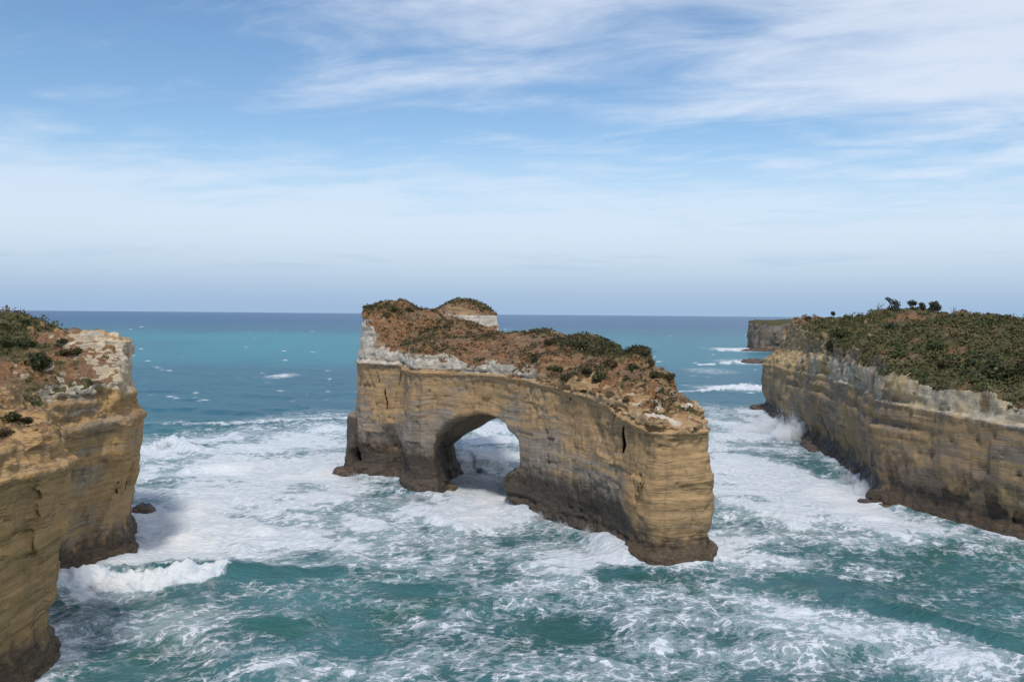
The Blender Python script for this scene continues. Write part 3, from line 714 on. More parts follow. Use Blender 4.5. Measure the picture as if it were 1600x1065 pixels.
    def breaker(pts, hgt, front, back, broken, skirt, seed):
        nonlocal Z, D, tint_wave
        W = np.array([P(*p) for p in pts]); o = np.argsort(W[:, 0]); W = W[o]; hh = np.array(hgt, float)[o]; br = np.array(broken, float)[o]
        sel = np.nonzero((X > W[0, 0] - 12) & (X < W[-1, 0] + 12) & (np.abs(Y - W[:, 1].mean()) < 60))[0]
        xs, yv = X[sel], Y[sel]
        yc = np.interp(xs, W[:, 0], W[:, 1]) + 1.3 * vnoise(xs / 9, 0 * xs, 0 * xs, seed) + .5 * vnoise(xs / 2.5, 0 * xs, 0 * xs, seed + 1)
        he = np.interp(xs, W[:, 0], hh) * sstep(xs, W[0, 0] - 10, W[0, 0] + 2) * sstep(-xs, -W[-1, 0] - 10, -W[-1, 0] + 2)
        bk = np.interp(xs, W[:, 0], br)
        s_ = yv - yc
        prof = np.where(s_ < 0, np.exp(-(s_ / front) ** 2), np.exp(-(s_ / back) ** 2))
        bump = 1 + bk * (.30 * vnoise(xs / 1.6, yv / 1.6, 0 * xs, seed + 2) + .24 * vnoise(xs / .75, yv / .75, 0 * xs, seed + 3) + .07 * vnoise(xs / .36, yv / .45, 0 * xs, seed + 4))
        Z[sel] += he * prof * bump
        m = sstep(s_, -skirt - 2.4 * np.clip(w2[sel], -.4, 1), -skirt + 2.2) * sstep(-s_, -3.0, -0.5) * bk
        D[sel] = np.maximum(D[sel] * (1 - .85 * (1 - bk) * sstep(s_, -front * 2.6, -front * 1.5) * sstep(-s_, -.6, .4) * sstep(he, .3, .8)), m * (1.12 + .28 * vnoise(xs / 1.1, yv / 1.1, 0 * xs, seed + 6)))
        tint_wave[sel] = np.maximum(tint_wave[sel], (1 - bk) * prof * sstep(he, .2, .8) * (s_ < 1))
    breaker([(85, 925), (150, 920), (230, 921), (300, 915), (345, 908), (365, 903), (430, 896), (520, 893), (600, 898), (680, 905)], [1.9, 2.0, 2.0, 1.9, 1.8, 1.6, 1.1, .7, .4, .1], 2.6, 7.0, [1, 1, 1, 1, 1, 0, 0, 0, 0, 0], 4.5, 400)
    breaker([(1090, 612), (1130, 608), (1165, 606), (1196, 608)], [.8, 1.6, 2.2, 2.0], 5, 12, [.6, 1, 1, 1], 8, 410)
    breaker([(1110, 570), (1150, 568), (1195, 566)], [1, 2, 2], 6, 14, [1, 1, 1], 9, 420)
    breaker([(1120, 549), (1160, 546), (1190, 548)], [1, 2.2, 2], 8, 18, [1, 1, 1], 14, 430)
    breaker([(225, 706), (265, 697), (300, 707), (340, 716)], [1.2, 2.8, 2.0, .6], 4, 8, [.9, 1, .9, .8], 4, 440)
    breaker([(560, 905), (640, 925), (720, 930)], [.3, .9, .4], 2.5, 6, [0, 0, 0], 2, 450)
    breaker([(310, 985), (450, 985), (560, 1000)], [.3, .8, .3], 2.2, 5, [0, 0, 0], 2, 460)
    breaker([(1300, 935), (1420, 965), (1560, 1010)], [.3, .8, .9], 2.4, 6, [0, 0, 0], 2, 470)
    breaker([(900, 868), (940, 880), (985, 893)], [.2, .5, .3], 2.0, 5, [0, 0, 0], 2, 480)
    breaker([(230, 664), (330, 668), (430, 662), (540, 655)], [.5, 1.0, 1.0, 1.0], 5, 12, [.2, .5, .6, .8], 5, 490)
    # white water heaped against the rocks
    Z += np.where((sd < 25) & (sd > -6), np.exp(-(np.clip(sd, 0, 50) / 2.6) ** 2) * (.35 + .55 * np.abs(w2)), 0)
    # sparse white horses offshore
    for _ in range(380):
        d = 10 ** rng.uniform(math.log10(11.5), math.log10(70)) * H; xx = rng.uniform(-.5, .5) * d
        s1 = rng.uniform(.6, 2.2) * (.5 + d / 1000); s2 = s1 * rng.uniform(.6, 1.2) + d * .004
        sel = np.nonzero((np.abs(X - xx) < s1 * 3) & (np.abs(Y - d) < s2 * 3))[0]
        if len(sel):
            g = np.exp(-((X[sel] - xx) / s1) ** 2 - ((Y[sel] - d + (X[sel] - xx) * rng.uniform(-.4, .4)) / s2) ** 2)
            D[sel] = np.maximum(D[sel], g * rng.uniform(.55, .95))
    # ---- water colour: deep blue offshore, turquoise over sand, milky teal in the bay
    def c(*v): return np.array(v)
    T = np.empty((n, 3))
    bay, deep, far, turq = c(.056, .165, .172), c(.030, .142, .190), c(.016, .080, .185), c(.034, .250, .285)
    q = sstep(Y / H, 7, 11)[:, None]; T[:] = bay * (1 - q) + deep * q
    q = sstep(Y / H, 45, 110)[:, None]; T[:] = T * (1 - q) + far * q
    xd = X / np.maximum(Y, 1)
    wf = fbm(X / 160, Y / 420, 0 * X, 3, 240)
    tb = sstep(Y / H, 17, 22 ) * sstep(-Y / H, -60, -42) * (.55 + .45 * np.exp(-((xd + .25) / .22) ** 2)) * np.clip(.8 + .45 * wf, 0, 1)
    T[:] = T * (1 - tb[:, None]) + turq * tb[:, None]
    milky = np.clip(sstep(D, .25, .8) * .65 + .4 * np.clip(w1, 0, 1) * (Y < 400), 0, .8)[:, None]
    T[:] = T * (1 - milky) + c(.12, .31, .315) * milky
    gp = np.clip(fbm(X / 7, Y / 7, 0 * X, 3, 250), 0, 1)[:, None] * (Y < 200)[:, None] * .6
    T[:] = T * (1 - gp) + c(.035, .125, .085) * gp
    tw = np.clip(tint_wave, 0, 1)[:, None] * .8; T[:] = T * (1 - tw) + c(.028, .130, .125) * tw
    nc, nr = len(k), len(ys)
    i = np.arange(nr - 1)[:, None] * nc + np.arange(nc - 1)[None, :]
    Qs = np.stack([i, i + 1, i + nc + 1, i + nc], -1).reshape(-1, 4)
    me = mesh_from('sea', np.stack([X, Y, Z], 1), Qs, {'foam': np.clip(D, 0, 1.4), 'tint': T})
    m, t, b, out = new_mat('sea_water')
    geo = t.node('ShaderNodeNewGeometry'); p = geo.outputs['Position']
    p2 = t.scale(p, 1, 1, 0)
    foam = t.attr('foam'); tint = t.attr('tint', 'Color')
    wv = t.vmath('MULTIPLY', t.vmath('SUBTRACT', t.noise(p2, 0.35, 4.0, 0.6, 0, True), (.5, .5, .5)), (2.6, 2.6, 0))
    wvb = t.vmath('MULTIPLY', t.vmath('SUBTRACT', t.noise(p2, 1.4, 3.0, 0.6, 0, True), (.5, .5, .5)), (1.0, 1.0, 0))
    pw = t.vmath('ADD', t.vmath('ADD', p2, wv), wvb)
    def lace(scale, w):
        vo = t.node('ShaderNodeTexVoronoi', feature='DISTANCE_TO_EDGE'); vo.inputs['Scale'].default_value = scale
        t.l.new(pw, vo.inputs['Vector'])
        return t.smooth(vo.outputs['Distance'], 0.0, w, 1.0, 0.0)
    l1, l2, l0 = lace(0.40, 0.13), lace(1.05, 0.18), lace(0.16, 0.07)
    rotm = t.node('ShaderNodeMapping'); rotm.inputs['Rotation'].default_value = (0, 0, R(22)); t.l.new(pw, rotm.inputs[0]); ps = rotm.outputs[0]
    n1 = t.noise(t.scale(ps, 1.15, 0.40, 1), 1.0, 7.0, 0.66)
    n2 = t.noise(t.scale(ps, .30, .16, 1), 1.0, 5.0, 0.6)
    l1 = t.math('MULTIPLY', t.math('MAXIMUM', l1, l0), t.smooth(n2, .36, .60)); l2 = t.math('MULTIPLY', l2, t.smooth(n1, .40, .60))
    n3 = t.noise(p2, 3.2, 5.0, 0.7)
    web = t.math('ADD', t.math('MULTIPLY', l1, .46), t.math('ADD', t.math('MULTIPLY', l2, .30), t.math('ADD', t.math('MULTIPLY', n1, .72), t.math('MULTIPLY', n3, .26))))
    web = t.math('ADD', web, t.math('MULTIPLY', t.math('SUBTRACT', n2, .5), .7))        # centred near 0.6
    calm = t.math('ADD', .70, t.math('ADD', t.math('MULTIPLY', t.math('SUBTRACT', n2, .5), .9), t.math('MULTIPLY', t.math('SUBTRACT', n1, .5), .55)))
    wm_ = t.node('ShaderNodeMix', data_type='FLOAT'); t.put(wm_.inputs[0], t.smooth(foam, .42, .85)); t.put(wm_.inputs[2], web); t.put(wm_.inputs[3], calm); web = wm_.outputs[0]
    dd = t.math('ADD', t.math('MULTIPLY', foam, 1.02), t.math('SUBTRACT', web, 0.60))
    fm = t.smooth(dd, 0.44, 0.80)
    thinf = t.math('MULTIPLY', t.smooth(dd, 0.14, 0.52), 0.42)
    cov = t.math('MAXIMUM', fm, thinf)
    cov = t.math('MULTIPLY', cov, t.smooth(foam, 0.02, 0.22))
    foamc = t.mix(t.smooth(n1, .32, .68), (.58, .64, .69), (.84, .855, .87))
    foamc = t.mix(t.smooth(foam, .95, 1.2), foamc, (.82, .83, .84))
    wave_shade = t.noise(t.scale(p2, .022, .060, 1), 1.0, 8.0, .68, .3)
    tint = t.mix(t.smooth(wave_shade, .34, .66, 0.0, .55), tint, t.mix(1.0, tint, (.55, .66, .74), 'MULTIPLY'))  # shaded wave faces painted into the water colour as darker streaks
    col = t.mix(t.math('MULTIPLY', cov, .96), tint, foamc)
    t.l.new(col, b.inputs['Base Color'])
    t.l.new(t.smooth(cov, 0, .8, .28, .8), b.inputs['Roughness'])
    b.inputs['IOR'].default_value = 1.33
    t.l.new(t.smooth(cov, 0, .8, .28, .1), b.inputs['Specular IOR Level'])
    dist = t.vmath('LENGTH', p) if False else None
    hgt = t.math('ADD', t.math('MULTIPLY', t.noise(t.scale(p2, .75, 1.2, 1), 1.0, 6.0, 0.62, .4), 1.0), t.math('ADD', t.math('MULTIPLY', t.noise(t.scale(p2, .05, .13, 1), 1.0, 6.0, 0.68), 3.0), t.math('MULTIPLY', cov, .35)))
    bp = t.node('ShaderNodeBump'); bp.inputs['Strength'].default_value = 0.8; bp.inputs['Distance'].default_value = 0.8
    t.l.new(hgt, bp.inputs['Height']); t.l.new(bp.outputs[0], b.inputs['Normal'])
    link('sea', me, m, kind='structure')
build_sea()

# ---- spray thrown up where the swell hits the rocks: many fine drops
def spray_mat():
    m, t, b, out = new_mat('spray_white'); t.n.remove(b)
    d = t.node('ShaderNodeBsdfDiffuse'); tr = t.node('ShaderNodeBsdfTranslucent'); mx = t.node('ShaderNodeMixShader')
    for q in (d, tr): q.inputs[0].default_value = (.93, .94, .95, 1)
    t.l.new(d.outputs[0], mx.inputs[1]); t.l.new(tr.outputs[0], mx.inputs[2]); mx.inputs[0].default_value = .5
    t.l.new(mx.outputs[0], out.inputs[0])
    return m
M_spray = spray_mat()
def spray(name, label, spots, seed):
    rng = np.random.default_rng(seed)
    Vs = []
    for (px, py, dep, rx, ry, rz, cnt, size) in spots:
        cx, cy = (px - 800) / 1600 * dep * H, dep * H
        th = rng.uniform(0, 2 * math.pi, cnt); r = np.abs(rng.normal(0, .5, cnt))
        q = np.abs(rng.normal(0, .42, cnt)) * np.exp(-r * r * .8)
        lump = .7 + .5 * np.sin(th * 3 + rng.uniform(0, 6)) * rng.uniform(.3, 1, cnt)
        pos = np.stack([cx + rx * r * np.cos(th) * lump, cy + ry * r * np.sin(th), .2 + rz * q * lump], 1)
        sz = size * rng.uniform(.35, 1.3, cnt) * (1.15 - .6 * np.clip(q, 0, 1))
        tet = np.array([(1, 1, 1), (1, -1, -1), (-1, 1, -1), (-1, -1, 1)]) * .6
        rnd = rng.normal(0, .35, (cnt, 4, 3))
        Vs.append((pos[:, None, :] + (tet[None] + rnd) * sz[:, None, None]).reshape(-1, 3))
    Vs = np.concatenate(Vs); nt = len(Vs) // 4
    F3 = np.array([(0, 1, 2), (0, 3, 1), (0, 2, 3), (1, 3, 2)])
    Qs = (np.arange(nt)[:, None, None] * 4 + F3[None]).reshape(-1, 3)
    link(name, mesh_from(name, Vs, Qs, smooth=False), M_spray, kind='stuff', label=label)
spray('sea_spray', 'white burst of spray against the foot of the right cliff',
      [(1225, 668, 8.7, 12, 8, 10, 9000, .11), (1240, 668, 8.3, 7, 5, 13, 8000, .11), (1190, 655, 9.0, 12, 6, 6, 4000, .11), (1365, 775, 5.75, 2.5, 6, 6, 3500, .08), (1330, 755, 6.2, 3, 8, 3.5, 2500, .08)], 1)
spray('sea_spray', 'low white splash along the foot of the near pier',
      [(845, 815, 4.95, 3, 3, 2.2, 2200, .06), (880, 822, 4.78, 4, 3, 1.6, 1800, .06), (920, 838, 4.62, 2, 2, 2.0, 1500, .06), (790, 790, 5.25, 3, 4, 2.0, 1800, .07), (650, 782, 5.5, 5, 3, 1.4, 1600, .07), (560, 755, 6.1, 6, 4, 2.0, 1500, .07)], 2)
spray('sea_spray', 'spray over the crest of the wave breaking by the left cliff',
      [(140, 915, 3.62, 4, 2.2, 2.4, 3500, .035), (200, 915, 3.63, 5, 2.2, 2.4, 3500, .035), (270, 912, 3.66, 5, 2.2, 2.3, 3500, .035), (330, 906, 3.70, 3.5, 2.2, 2.1, 2500, .035), (262, 695, 7.4, 5, 3, 4.2, 1800, .09)], 3)

def mist(label, px, dep, rx, ry, rz, dens, seed):
    """soft cloud of fine spray: a lumpy closed shell filled with white mist"""
    m = bpy.data.materials.new('spray_mist'); m.use_nodes = True; t = NT(m.node_tree); t.n.clear()
    out = t.node('ShaderNodeOutputMaterial'); v = t.node('ShaderNodeVolumePrincipled'); t.l.new(v.outputs[0], out.inputs['Volume'])
    tc = t.node('ShaderNodeTexCoord'); p = tc.outputs['Object']
    ln = t.node('ShaderNodeVectorMath', operation='LENGTH'); t.l.new(p, ln.inputs[0])
    n = t.noise(t.vmath('ADD', t.scale(p, 3.2, 3.2, 2.0), (seed, 0, 0)), 1.0, 7.0, .68, .6)
    d = t.smooth(t.math('ADD', t.math('SUBTRACT', 1.0, ln.outputs['Value']), t.math('MULTIPLY', t.math('SUBTRACT', n, .55), 2.6)), .08, .60)
    t.l.new(t.math('MULTIPLY', d, dens), v.inputs['Density']); v.inputs['Color'].default_value = (1, 1, 1, 1); v.inputs['Anisotropy'].default_value = .0
    import bmesh as _b
    bm = _b.new(); _b.ops.create_icosphere(bm, subdivisions=3, radius=1.0)
    for q in bm.verts: q.co.z = max(q.co.z, -.12)
    me = bpy.data.meshes.new('sea_spray'); bm.to_mesh(me); bm.free()
    o = link('sea_spray', me, m, kind='stuff', label=label, loc=((px - 800) / 1600 * dep * H, dep * H, .3)); o.scale = (rx, ry, rz)
mist('tall white mist where a wave bursts on the right cliff', 1236, 8.3, 9, 6, 7.5, 1.6, 3.0)
mist('lower white mist trailing left of the burst at the right cliff', 1195, 8.9, 15, 7, 3.6, 1.2, 8.0)
mist('small white mist at the nose of the right cliff', 1356, 5.75, 3.4, 5, 3.6, 1.2, 5.0)
# ------------------------------------------------------------------ reef rocks
import bmesh
def rock_mat():
    m, t, b, out = new_mat('wet_reef_rock')
    geo = t.node('ShaderNodeNewGeometry'); p = geo.outputs['Position']
    n = t.noise(p, 1.1, 6.0, 0.65); n2 = t.noise(t.scale(p, .3, .3, 3.0), 1.0, 4.0, .6)
    col = t.mix(t.smooth(n, .38, .64), (.055, .040, .032), (.16, .10, .062))
    col = t.mix(t.math('MULTIPLY', t.smooth(n2, .55, .7), .5), col, (.22, .16, .10))
    t.l.new(col, b.inputs['Base Color']); b.inputs['Roughness'].default_value = .55
    bp = t.node('ShaderNodeBump'); bp.inputs['Strength'].default_value = .9; bp.inputs['Distance'].default_value = .5
    t.l.new(n, bp.inputs['Height']); t.l.new(bp.outputs[0], b.inputs['Normal'])
    return m
M_reef = rock_mat()
def reef_rock(name, label, px, py, rx, ry, rz, seed, rot=0.0, cat='rock', z0=0.0):
    bm = bmesh.new(); bmesh.ops.create_icosphere(bm, subdivisions=4, radius=1)
    V = np.array([v.co[:] for v in bm.verts]); F = np.array([[v.index for v in f.verts] for f in bm.faces]); bm.free()
    s = np.sign(V); W = s * np.abs(V) ** .75
    W = W * np.array([rx, ry, rz])
    dirn = V
    d = .42 * fbm(W[:, 0] / 3 + seed, W[:, 1] / 3, W[:, 2] / 1.2, 4, seed) * min(rx, ry) * .38 + .28 * vnoise(W[:, 0] / 4, W[:, 1] / 4, W[:, 2] / .5, seed + 5)
    rg = 1 - np.abs(fbm(W[:, 0] / 2.2 + 9, W[:, 1] / 2.2, W[:, 2] / 1.5, 3, seed + 70))
    d = d + .5 * (rg - .6) * min(rx, rz * 1.5) * .6
    W = W + dirn * d[:, None] * np.array([1, 1, .8])
    W[:, 2] = np.floor(W[:, 2] / .45) * .45 * .6 + W[:, 2] * .4
    c, s_ = math.cos(rot), math.sin(rot)
    W[:, :2] = W[:, :2] @ np.array([[c, s_], [-s_, c]])
    x, y = P(px, py)
    return link(name, mesh_from(name, W, F), M_reef, label=label, cat=cat, loc=(x, y, z0))
reef_rock('reef_rock', 'jagged dark rock at the far left foot of the arch island', 543, 742, 4.2, 3.5, 1.9, 3, .3)
reef_rock('reef_rock', 'brown boulder at the foot of the left pier beside the arch opening', 690, 764, 3.6, 4.0, 1.6, 9, .5)
reef_rock('reef_rock', 'small dark knob at the right-hand foot of the near pier', 1107, 868, 1.9, 2.4, 2.3, 12, .2)
reef_rock('reef_rock', 'rounded rock with water streaming off it beyond the left cliff', 222, 806, 2.3, 3.0, 2.0, 16, .2)
reef_rock('reef_rock', 'dark ledge under the right cliff beside the burst of spray', 1276, 699, 4.0, 14, 1.7, 17, -.25)
reef_rock('reef_rock', 'low brown ledge at the foot of the right cliff nose', 1400, 794, 2.0, 9, .8, 18, .55)
reef_rock('reef_rock', 'flat dark reef off the tip of the right cliff', 1180, 568, 12, 9, 3.4, 19, 0)
reef_rock('reef_rock', 'long low reef below the far headland', 1184, 549, 18, 12, 2.4, 20, 0)
reef_rock('reef_rock', 'low dark ledge at the tip of the right cliff', 1196, 640, 6, 8, 2.0, 21, 0)

# ------------------------------------------------------------------ plants
def leaves_mesh(name, lobes, n, leaf, tones, seed, flat=1.0, inner=.35):
    """crown of many small leaf-clump faces in lumpy lobes (x, y, z, r)"""
    rng = np.random.default_rng(seed)
    L = np.array(lobes, float); wgt = L[:, 3] ** 2; wgt /= wgt.sum()
    li = rng.choice(len(L), n, p=wgt)
    u = rng.normal(size=(n, 3)); u /= np.linalg.norm(u, axis=1)[:, None]
    r = np.where(rng.random(n) < inner, rng.uniform(.2, .9, n), rng.uniform(.85, 1.08, n))
    lump = 1 + .22 * vnoise(u[:, 0] * 2.2 + li, u[:, 1] * 2.2, u[:, 2] * 2.2, seed)
    pos = L[li, :3] + u * (L[li, 3] * r * lump)[:, None] * np.array([1, 1, flat])
    nn = u * .7 + rng.normal(0, .6, (n, 3)); nn /= np.linalg.norm(nn, axis=1)[:, None]
    a = np.cross(nn, rng.normal(size=(n, 3))); a /= np.linalg.norm(a, axis=1)[:, None]; b = np.cross(nn, a)
    s1 = leaf * rng.uniform(.5, 1.3, n)[:, None]; s2 = s1 * rng.uniform(.4, .9, n)[:, None]
    V = np.stack([pos - a * s1, pos - b * s2 * .8 + nn * s1 * .2, pos + a * s1, pos + b * s2], 1).reshape(-1, 3)
    Qs = np.arange(4 * n).reshape(-1, 4)
    tn = np.array(tones)[rng.integers(0, len(tones), n)] * rng.uniform(.65, 1.35, n)[:, None]
    return V, Qs, np.repeat(tn, 4, 0)
GREEN = [(.042, .060, .021), (.068, .086, .027), (.085, .092, .034)]
DARK = [(.020, .028, .013), (.032, .038, .018), (.040, .042, .022)]
OLIVE = [(.105, .100, .036), (.085, .090, .034), (.130, .108, .050)]
BROWN = [(.110, .068, .034), (.075, .052, .027), (.060, .055, .026)]
GREY = [(.11, .115, .075), (.15, .15, .11), (.08, .09, .06)]

def tubes(name_pts, sides=6):
    """tapered tubes through (x,y,z,r) polylines -> one mesh"""
    Vs, Fs, base = [], [], 0
    for pts in name_pts:
        pts = np.array(pts, float)
        for i, p in enumerate(pts):
            d = pts[min(i + 1, len(pts) - 1), :3] - pts[max(i - 1, 0), :3]; d /= np.linalg.norm(d) + 1e-9
            a = np.cross(d, (0.3, 1, 0.2)); a /= np.linalg.norm(a) + 1e-9; b = np.cross(d, a)
            for k in range(sides):
                t = 2 * math.pi * k / sides; Vs.append(p[:3] + p[3] * (a * math.cos(t) + b * math.sin(t)))
        for i in range(len(pts) - 1):
            for k in range(sides):
                k2 = (k + 1) % sides; o = base + i * sides
                Fs.append((o + k, o + k2, o + sides + k2, o + sides + k))
        base += len(pts) * sides
    return np.array(Vs), np.array(Fs)

def bvh_of(data):
    V, Q = data[0], data[1]
    Q = Q[data[2][Q][:, :, 2].mean(1) > -.15]
    return BVHTree.FromPolygons(V.tolist(), Q.tolist())
BV = {'isl': bvh_of(isl_data), 'left': bvh_of(left_data), 'right': bvh_of(right_data)}
def ground_ray(px, py, which):
    d = Vector(((px - 800) / 1600.0, 1.0, -(py - hor(px)) / 1600.0)).normalized()
    hit = BV[which].ray_cast(Vector((0, 0, H)), d)
    return hit[0]
def drop(x, y, which):
    hit = BV[which].ray_cast(Vector((x, y, 90)), Vector((0, 0, -1)))
    return hit[0]

# shrubs one can tell apart: a handful of shapes, copied
protos = {}
def shrub_proto(kind, tones, seed):
    rng = np.random.default_rng(seed)
    lobes = [(0, 0, .45, .55)] + [(rng.uniform(-.6, .6), rng.uniform(-.6, .6), rng.uniform(.2, .65), rng.uniform(.28, .48)) for _ in range(6)]
    V, Qs, tn = leaves_mesh('crown', lobes, 900, .10, tones, seed, .9)
    me = mesh_from('crown', V, Qs, {'tone': tn}, smooth=False); me.materials.append(M_leaf)
    br = [[(0, 0, -.25, .06), (rng.uniform(-.1, .1), rng.uniform(-.1, .1), .2, .045), (rng.uniform(-.5, .5), rng.uniform(-.5, .5), .6, .015)] for _ in range(5)]
    Vb, Fb = tubes(br); mb = mesh_from('stem', Vb, Fb); mb.materials.append(M_bark)
    protos[kind] = (me, mb)
for i, (k_, t_) in enumerate((('green', GREEN), ('dark', DARK), ('olive', OLIVE), ('brown', BROWN), ('grey', GREY), ('green2', GREEN + DARK), ('dark2', DARK + GREEN))): shrub_proto(k_, t_, 60 + i)
def shrub(label, px, py, wpx, which, kind, squash=.8, group=None, sink=.15):
    loc = ground_ray(px, py, which)
    if loc is None: print('MISS', label, px, py); return
    dep = loc.y; w = wpx * dep / 1600 * .62
    r = link('shrub', None, label=label, cat='shrub', group=group, loc=loc - Vector((0, 0, sink * w)))
    r.scale = (w, w * random.uniform(.8, 1.1), w * squash); r.rotation_euler = (0, 0, random.uniform(0, 6.28))
    me, mb = protos[kind]
    link('crown', me, None, r); link('stem', mb, None, r)
G1, G2, G3 = 'shrubs on the arch island', 'shrubs on the left cliff', 'shrubs on the right cliff'
for a in [('broad dark shrub mat on the crown of the near pier', 950, 552, 44, 'isl', 'dark2', .45), ('tall dark shrub hanging over the white patch of the near pier', 938, 596, 26, 'isl', 'dark2', 1.15),
          ('dark shrub just left of the tall hanging one', 921, 583, 18, 'isl', 'dark', .8), ('rounded dark shrub right of the white patch', 988, 578, 26, 'isl', 'dark2', .8),
          ('dark shrub low on the rim right of the white patch', 982, 596, 20, 'isl', 'olive', .7), ('shrub on the skyline at the right end of the island top', 1018, 572, 15, 'isl', 'brown', 1.1),
          ('olive shrub near the right shoulder of the island', 1022, 588, 26, 'isl', 'olive', .7), ('brown shrub at the right edge of the island top', 1046, 592, 24, 'isl', 'brown', .8),
          ('small dark shrub above the end of the white band', 836, 566, 13, 'isl', 'dark', 1.0), ('small green shrub growing slantwise on the slope above the pitted rim', 872, 578, 24, 'isl', 'green', .6),
          ('tiny green shrub between the slanting shrub and the dark one', 857, 577, 10, 'isl', 'green', .8), ('low dark shrub above the rim left of the hanging one', 886, 592, 22, 'isl', 'dark2', .7),
          ('brown shrub clump under the ridge line of the bridge', 862, 536, 26, 'isl', 'brown', .6), ('dark heath clump at the left of the island crown', 900, 540, 38, 'isl', 'dark2', .5),
          ('dry brown shrub in the middle of the upper slope', 955, 572, 24, 'isl', 'brown', .9), ('brown shrub on the skyline over the near pier', 1000, 552, 24, 'isl', 'brown', .6),
          ('dark shrub on the top of the far left hump', 617, 486, 18, 'isl', 'dark2', .7), ('olive shrub below the top of the far left hump', 604, 494, 20, 'isl', 'olive', .7), ('grey-green shrub between the two humps', 640, 486, 16, 'isl', 'olive', .7),
          ('little brown tuft on the layered rim of the near pier', 893, 625, 9, 'isl', 'brown', .8), ('second brown tuft along the layered rim, above the crack', 979, 628, 12, 'isl', 'brown', 1.0),
          ('little dark tuft on the bedding ledge at the near pier', 926, 630, 7, 'isl', 'dark', .8)]:
    shrub(*a, group=G1)
for a in [('large dark shrub with pale tips spilling down the left cliff', 62, 572, 38, 'left', 'dark2', 1.1), ('grey-leaved shrub on the left cliff slope', 53, 558, 24, 'left', 'grey', .6), ('grey shrub beside the bare tip of the left cliff', 90, 541, 15, 'left', 'grey', .6),
          ('dark shrub on the skyline of the left cliff', 40, 508, 18, 'left', 'dark', .9), ('green shrub near the left edge of the frame', 12, 540, 36, 'left', 'green', .7), ('olive shrub at the left edge under the lookout', 8, 512, 28, 'left', 'olive', .6),
          ('dark shrub on the soil behind the bare tip', 97, 536, 20, 'left', 'dark2', .8), ('dark green shrub mid slope of the left cliff', 38, 540, 34, 'left', 'green2', .8), ('brown dry shrub below the bare tip of the left cliff', 112, 552, 30, 'left', 'brown', .6),
          ('dark shrub perched on the lower terrace of the left cliff', 18, 655, 30, 'left', 'dark2', .8), ('small round shrub beside the perched one on the lower terrace', 44, 660, 20, 'left', 'dark', .8), ('trailing brown shrub at the left edge of the lower terrace', 8, 682, 30, 'left', 'brown', .9)]:
    shrub(*a, group=G2)
for a in [('biggest dark shrub hanging over the white band at the right edge', 1558, 596, 70, 'right', 'dark2', .8), ('dark shrub right of the biggest one, cut by the frame', 1590, 585, 50, 'right', 'dark', .8), ('dark shrub left above the biggest one', 1520, 578, 44, 'right', 'dark2', .8),
          ('green shrub over the left end of the white band', 1405, 560, 34, 'right', 'green', .7), ('dark shrub on the gully edge of the right cliff', 1300, 545, 30, 'right', 'dark2', .9), ('green shrub high in the gully', 1315, 525, 30, 'right', 'green2', .8),
          ('round dark shrub at the left end of the right plateau', 1264, 502, 12, 'right', 'dark', 1.1), ('grey-green shrub near the windswept trees', 1395, 512, 28, 'right', 'grey', .6), ('dark shrub where the tan rock breaks the slope', 1340, 552, 30, 'right', 'dark2', .7),
          ('olive shrub above the middle of the white band', 1450, 560, 36, 'right', 'olive', .7), ('green shrub on the mid slope below the lone round tree', 1470, 545, 34, 'right', 'green', .7), ('brown shrub at the rim in the middle of the white band', 1480, 572, 32, 'right', 'brown', .7)]:
    shrub(*a, group=G3)

# scrub that nobody could count
def scrub(name, label, data, count, leaf, per, size, tone_fn, select, seed):
    V, Q, N, zn = data; rng = np.random.default_rng(seed)
    fc = V[Q].mean(1); w = select(fc, zn['soil'][Q].mean(1), N[Q].mean(1), zn['green'][Q].mean(1))
    pick = rng.choice(len(Q), count, p=w / w.sum())
    c = fc[pick]; n = count * per
    ci = np.repeat(np.arange(count), per)
    sz = size * np.clip(rng.lognormal(-.15, .5, count), .3, 2.6)
    u = rng.normal(size=(n, 3)); u /= np.linalg.norm(u, axis=1)[:, None]; u[:, 2] = np.abs(u[:, 2]) * .75
    pos = c[ci] + u * (sz[ci] * rng.uniform(.6, 1.05, n))[:, None]
    nn = u * .7 + rng.normal(0, .55, (n, 3)); nn[:, 2] += .3; nn /= np.linalg.norm(nn, axis=1)[:, None]
    a = np.cross(nn, rng.normal(size=(n, 3))); a /= np.linalg.norm(a, axis=1)[:, None]; b = np.cross(nn, a)
    s1 = (leaf * rng.uniform(.5, 1.3, n) * (.6 + .4 * sz[ci] / size))[:, None]; s2 = s1 * rng.uniform(.4, .9, n)[:, None]
    VV = np.stack([pos - a * s1, pos - b * s2, pos + a * s1, pos + b * s2], 1).reshape(-1, 3)
    tone = tone_fn(c, rng, count)[ci] * rng.uniform(.7, 1.3, n)[:, None]
    link(name, mesh_from(name, VV, np.arange(4 * n).reshape(-1, 4), {'tone': np.repeat(tone, 4, 0)}, smooth=False), M_leaf, kind='stuff', label=label)
def pal(lists, weights):
    arr = [np.array(l) for l in lists]
    def f(c, rng, n):
        nz = fbm(c[:, 0] / 7, c[:, 1] / 7, c[:, 2] * 0, 3, 99) * .5 + rng.normal(0, .25, n)
        qs = np.searchsorted(np.cumsum(weights)[:-1], np.clip(.5 + nz * .5, 0, .999))
        out = np.zeros((n, 3))
        for k, a in enumerate(arr):
            s = qs == k; out[s] = a[rng.integers(0, len(a), s.sum())]
        return out
    return f
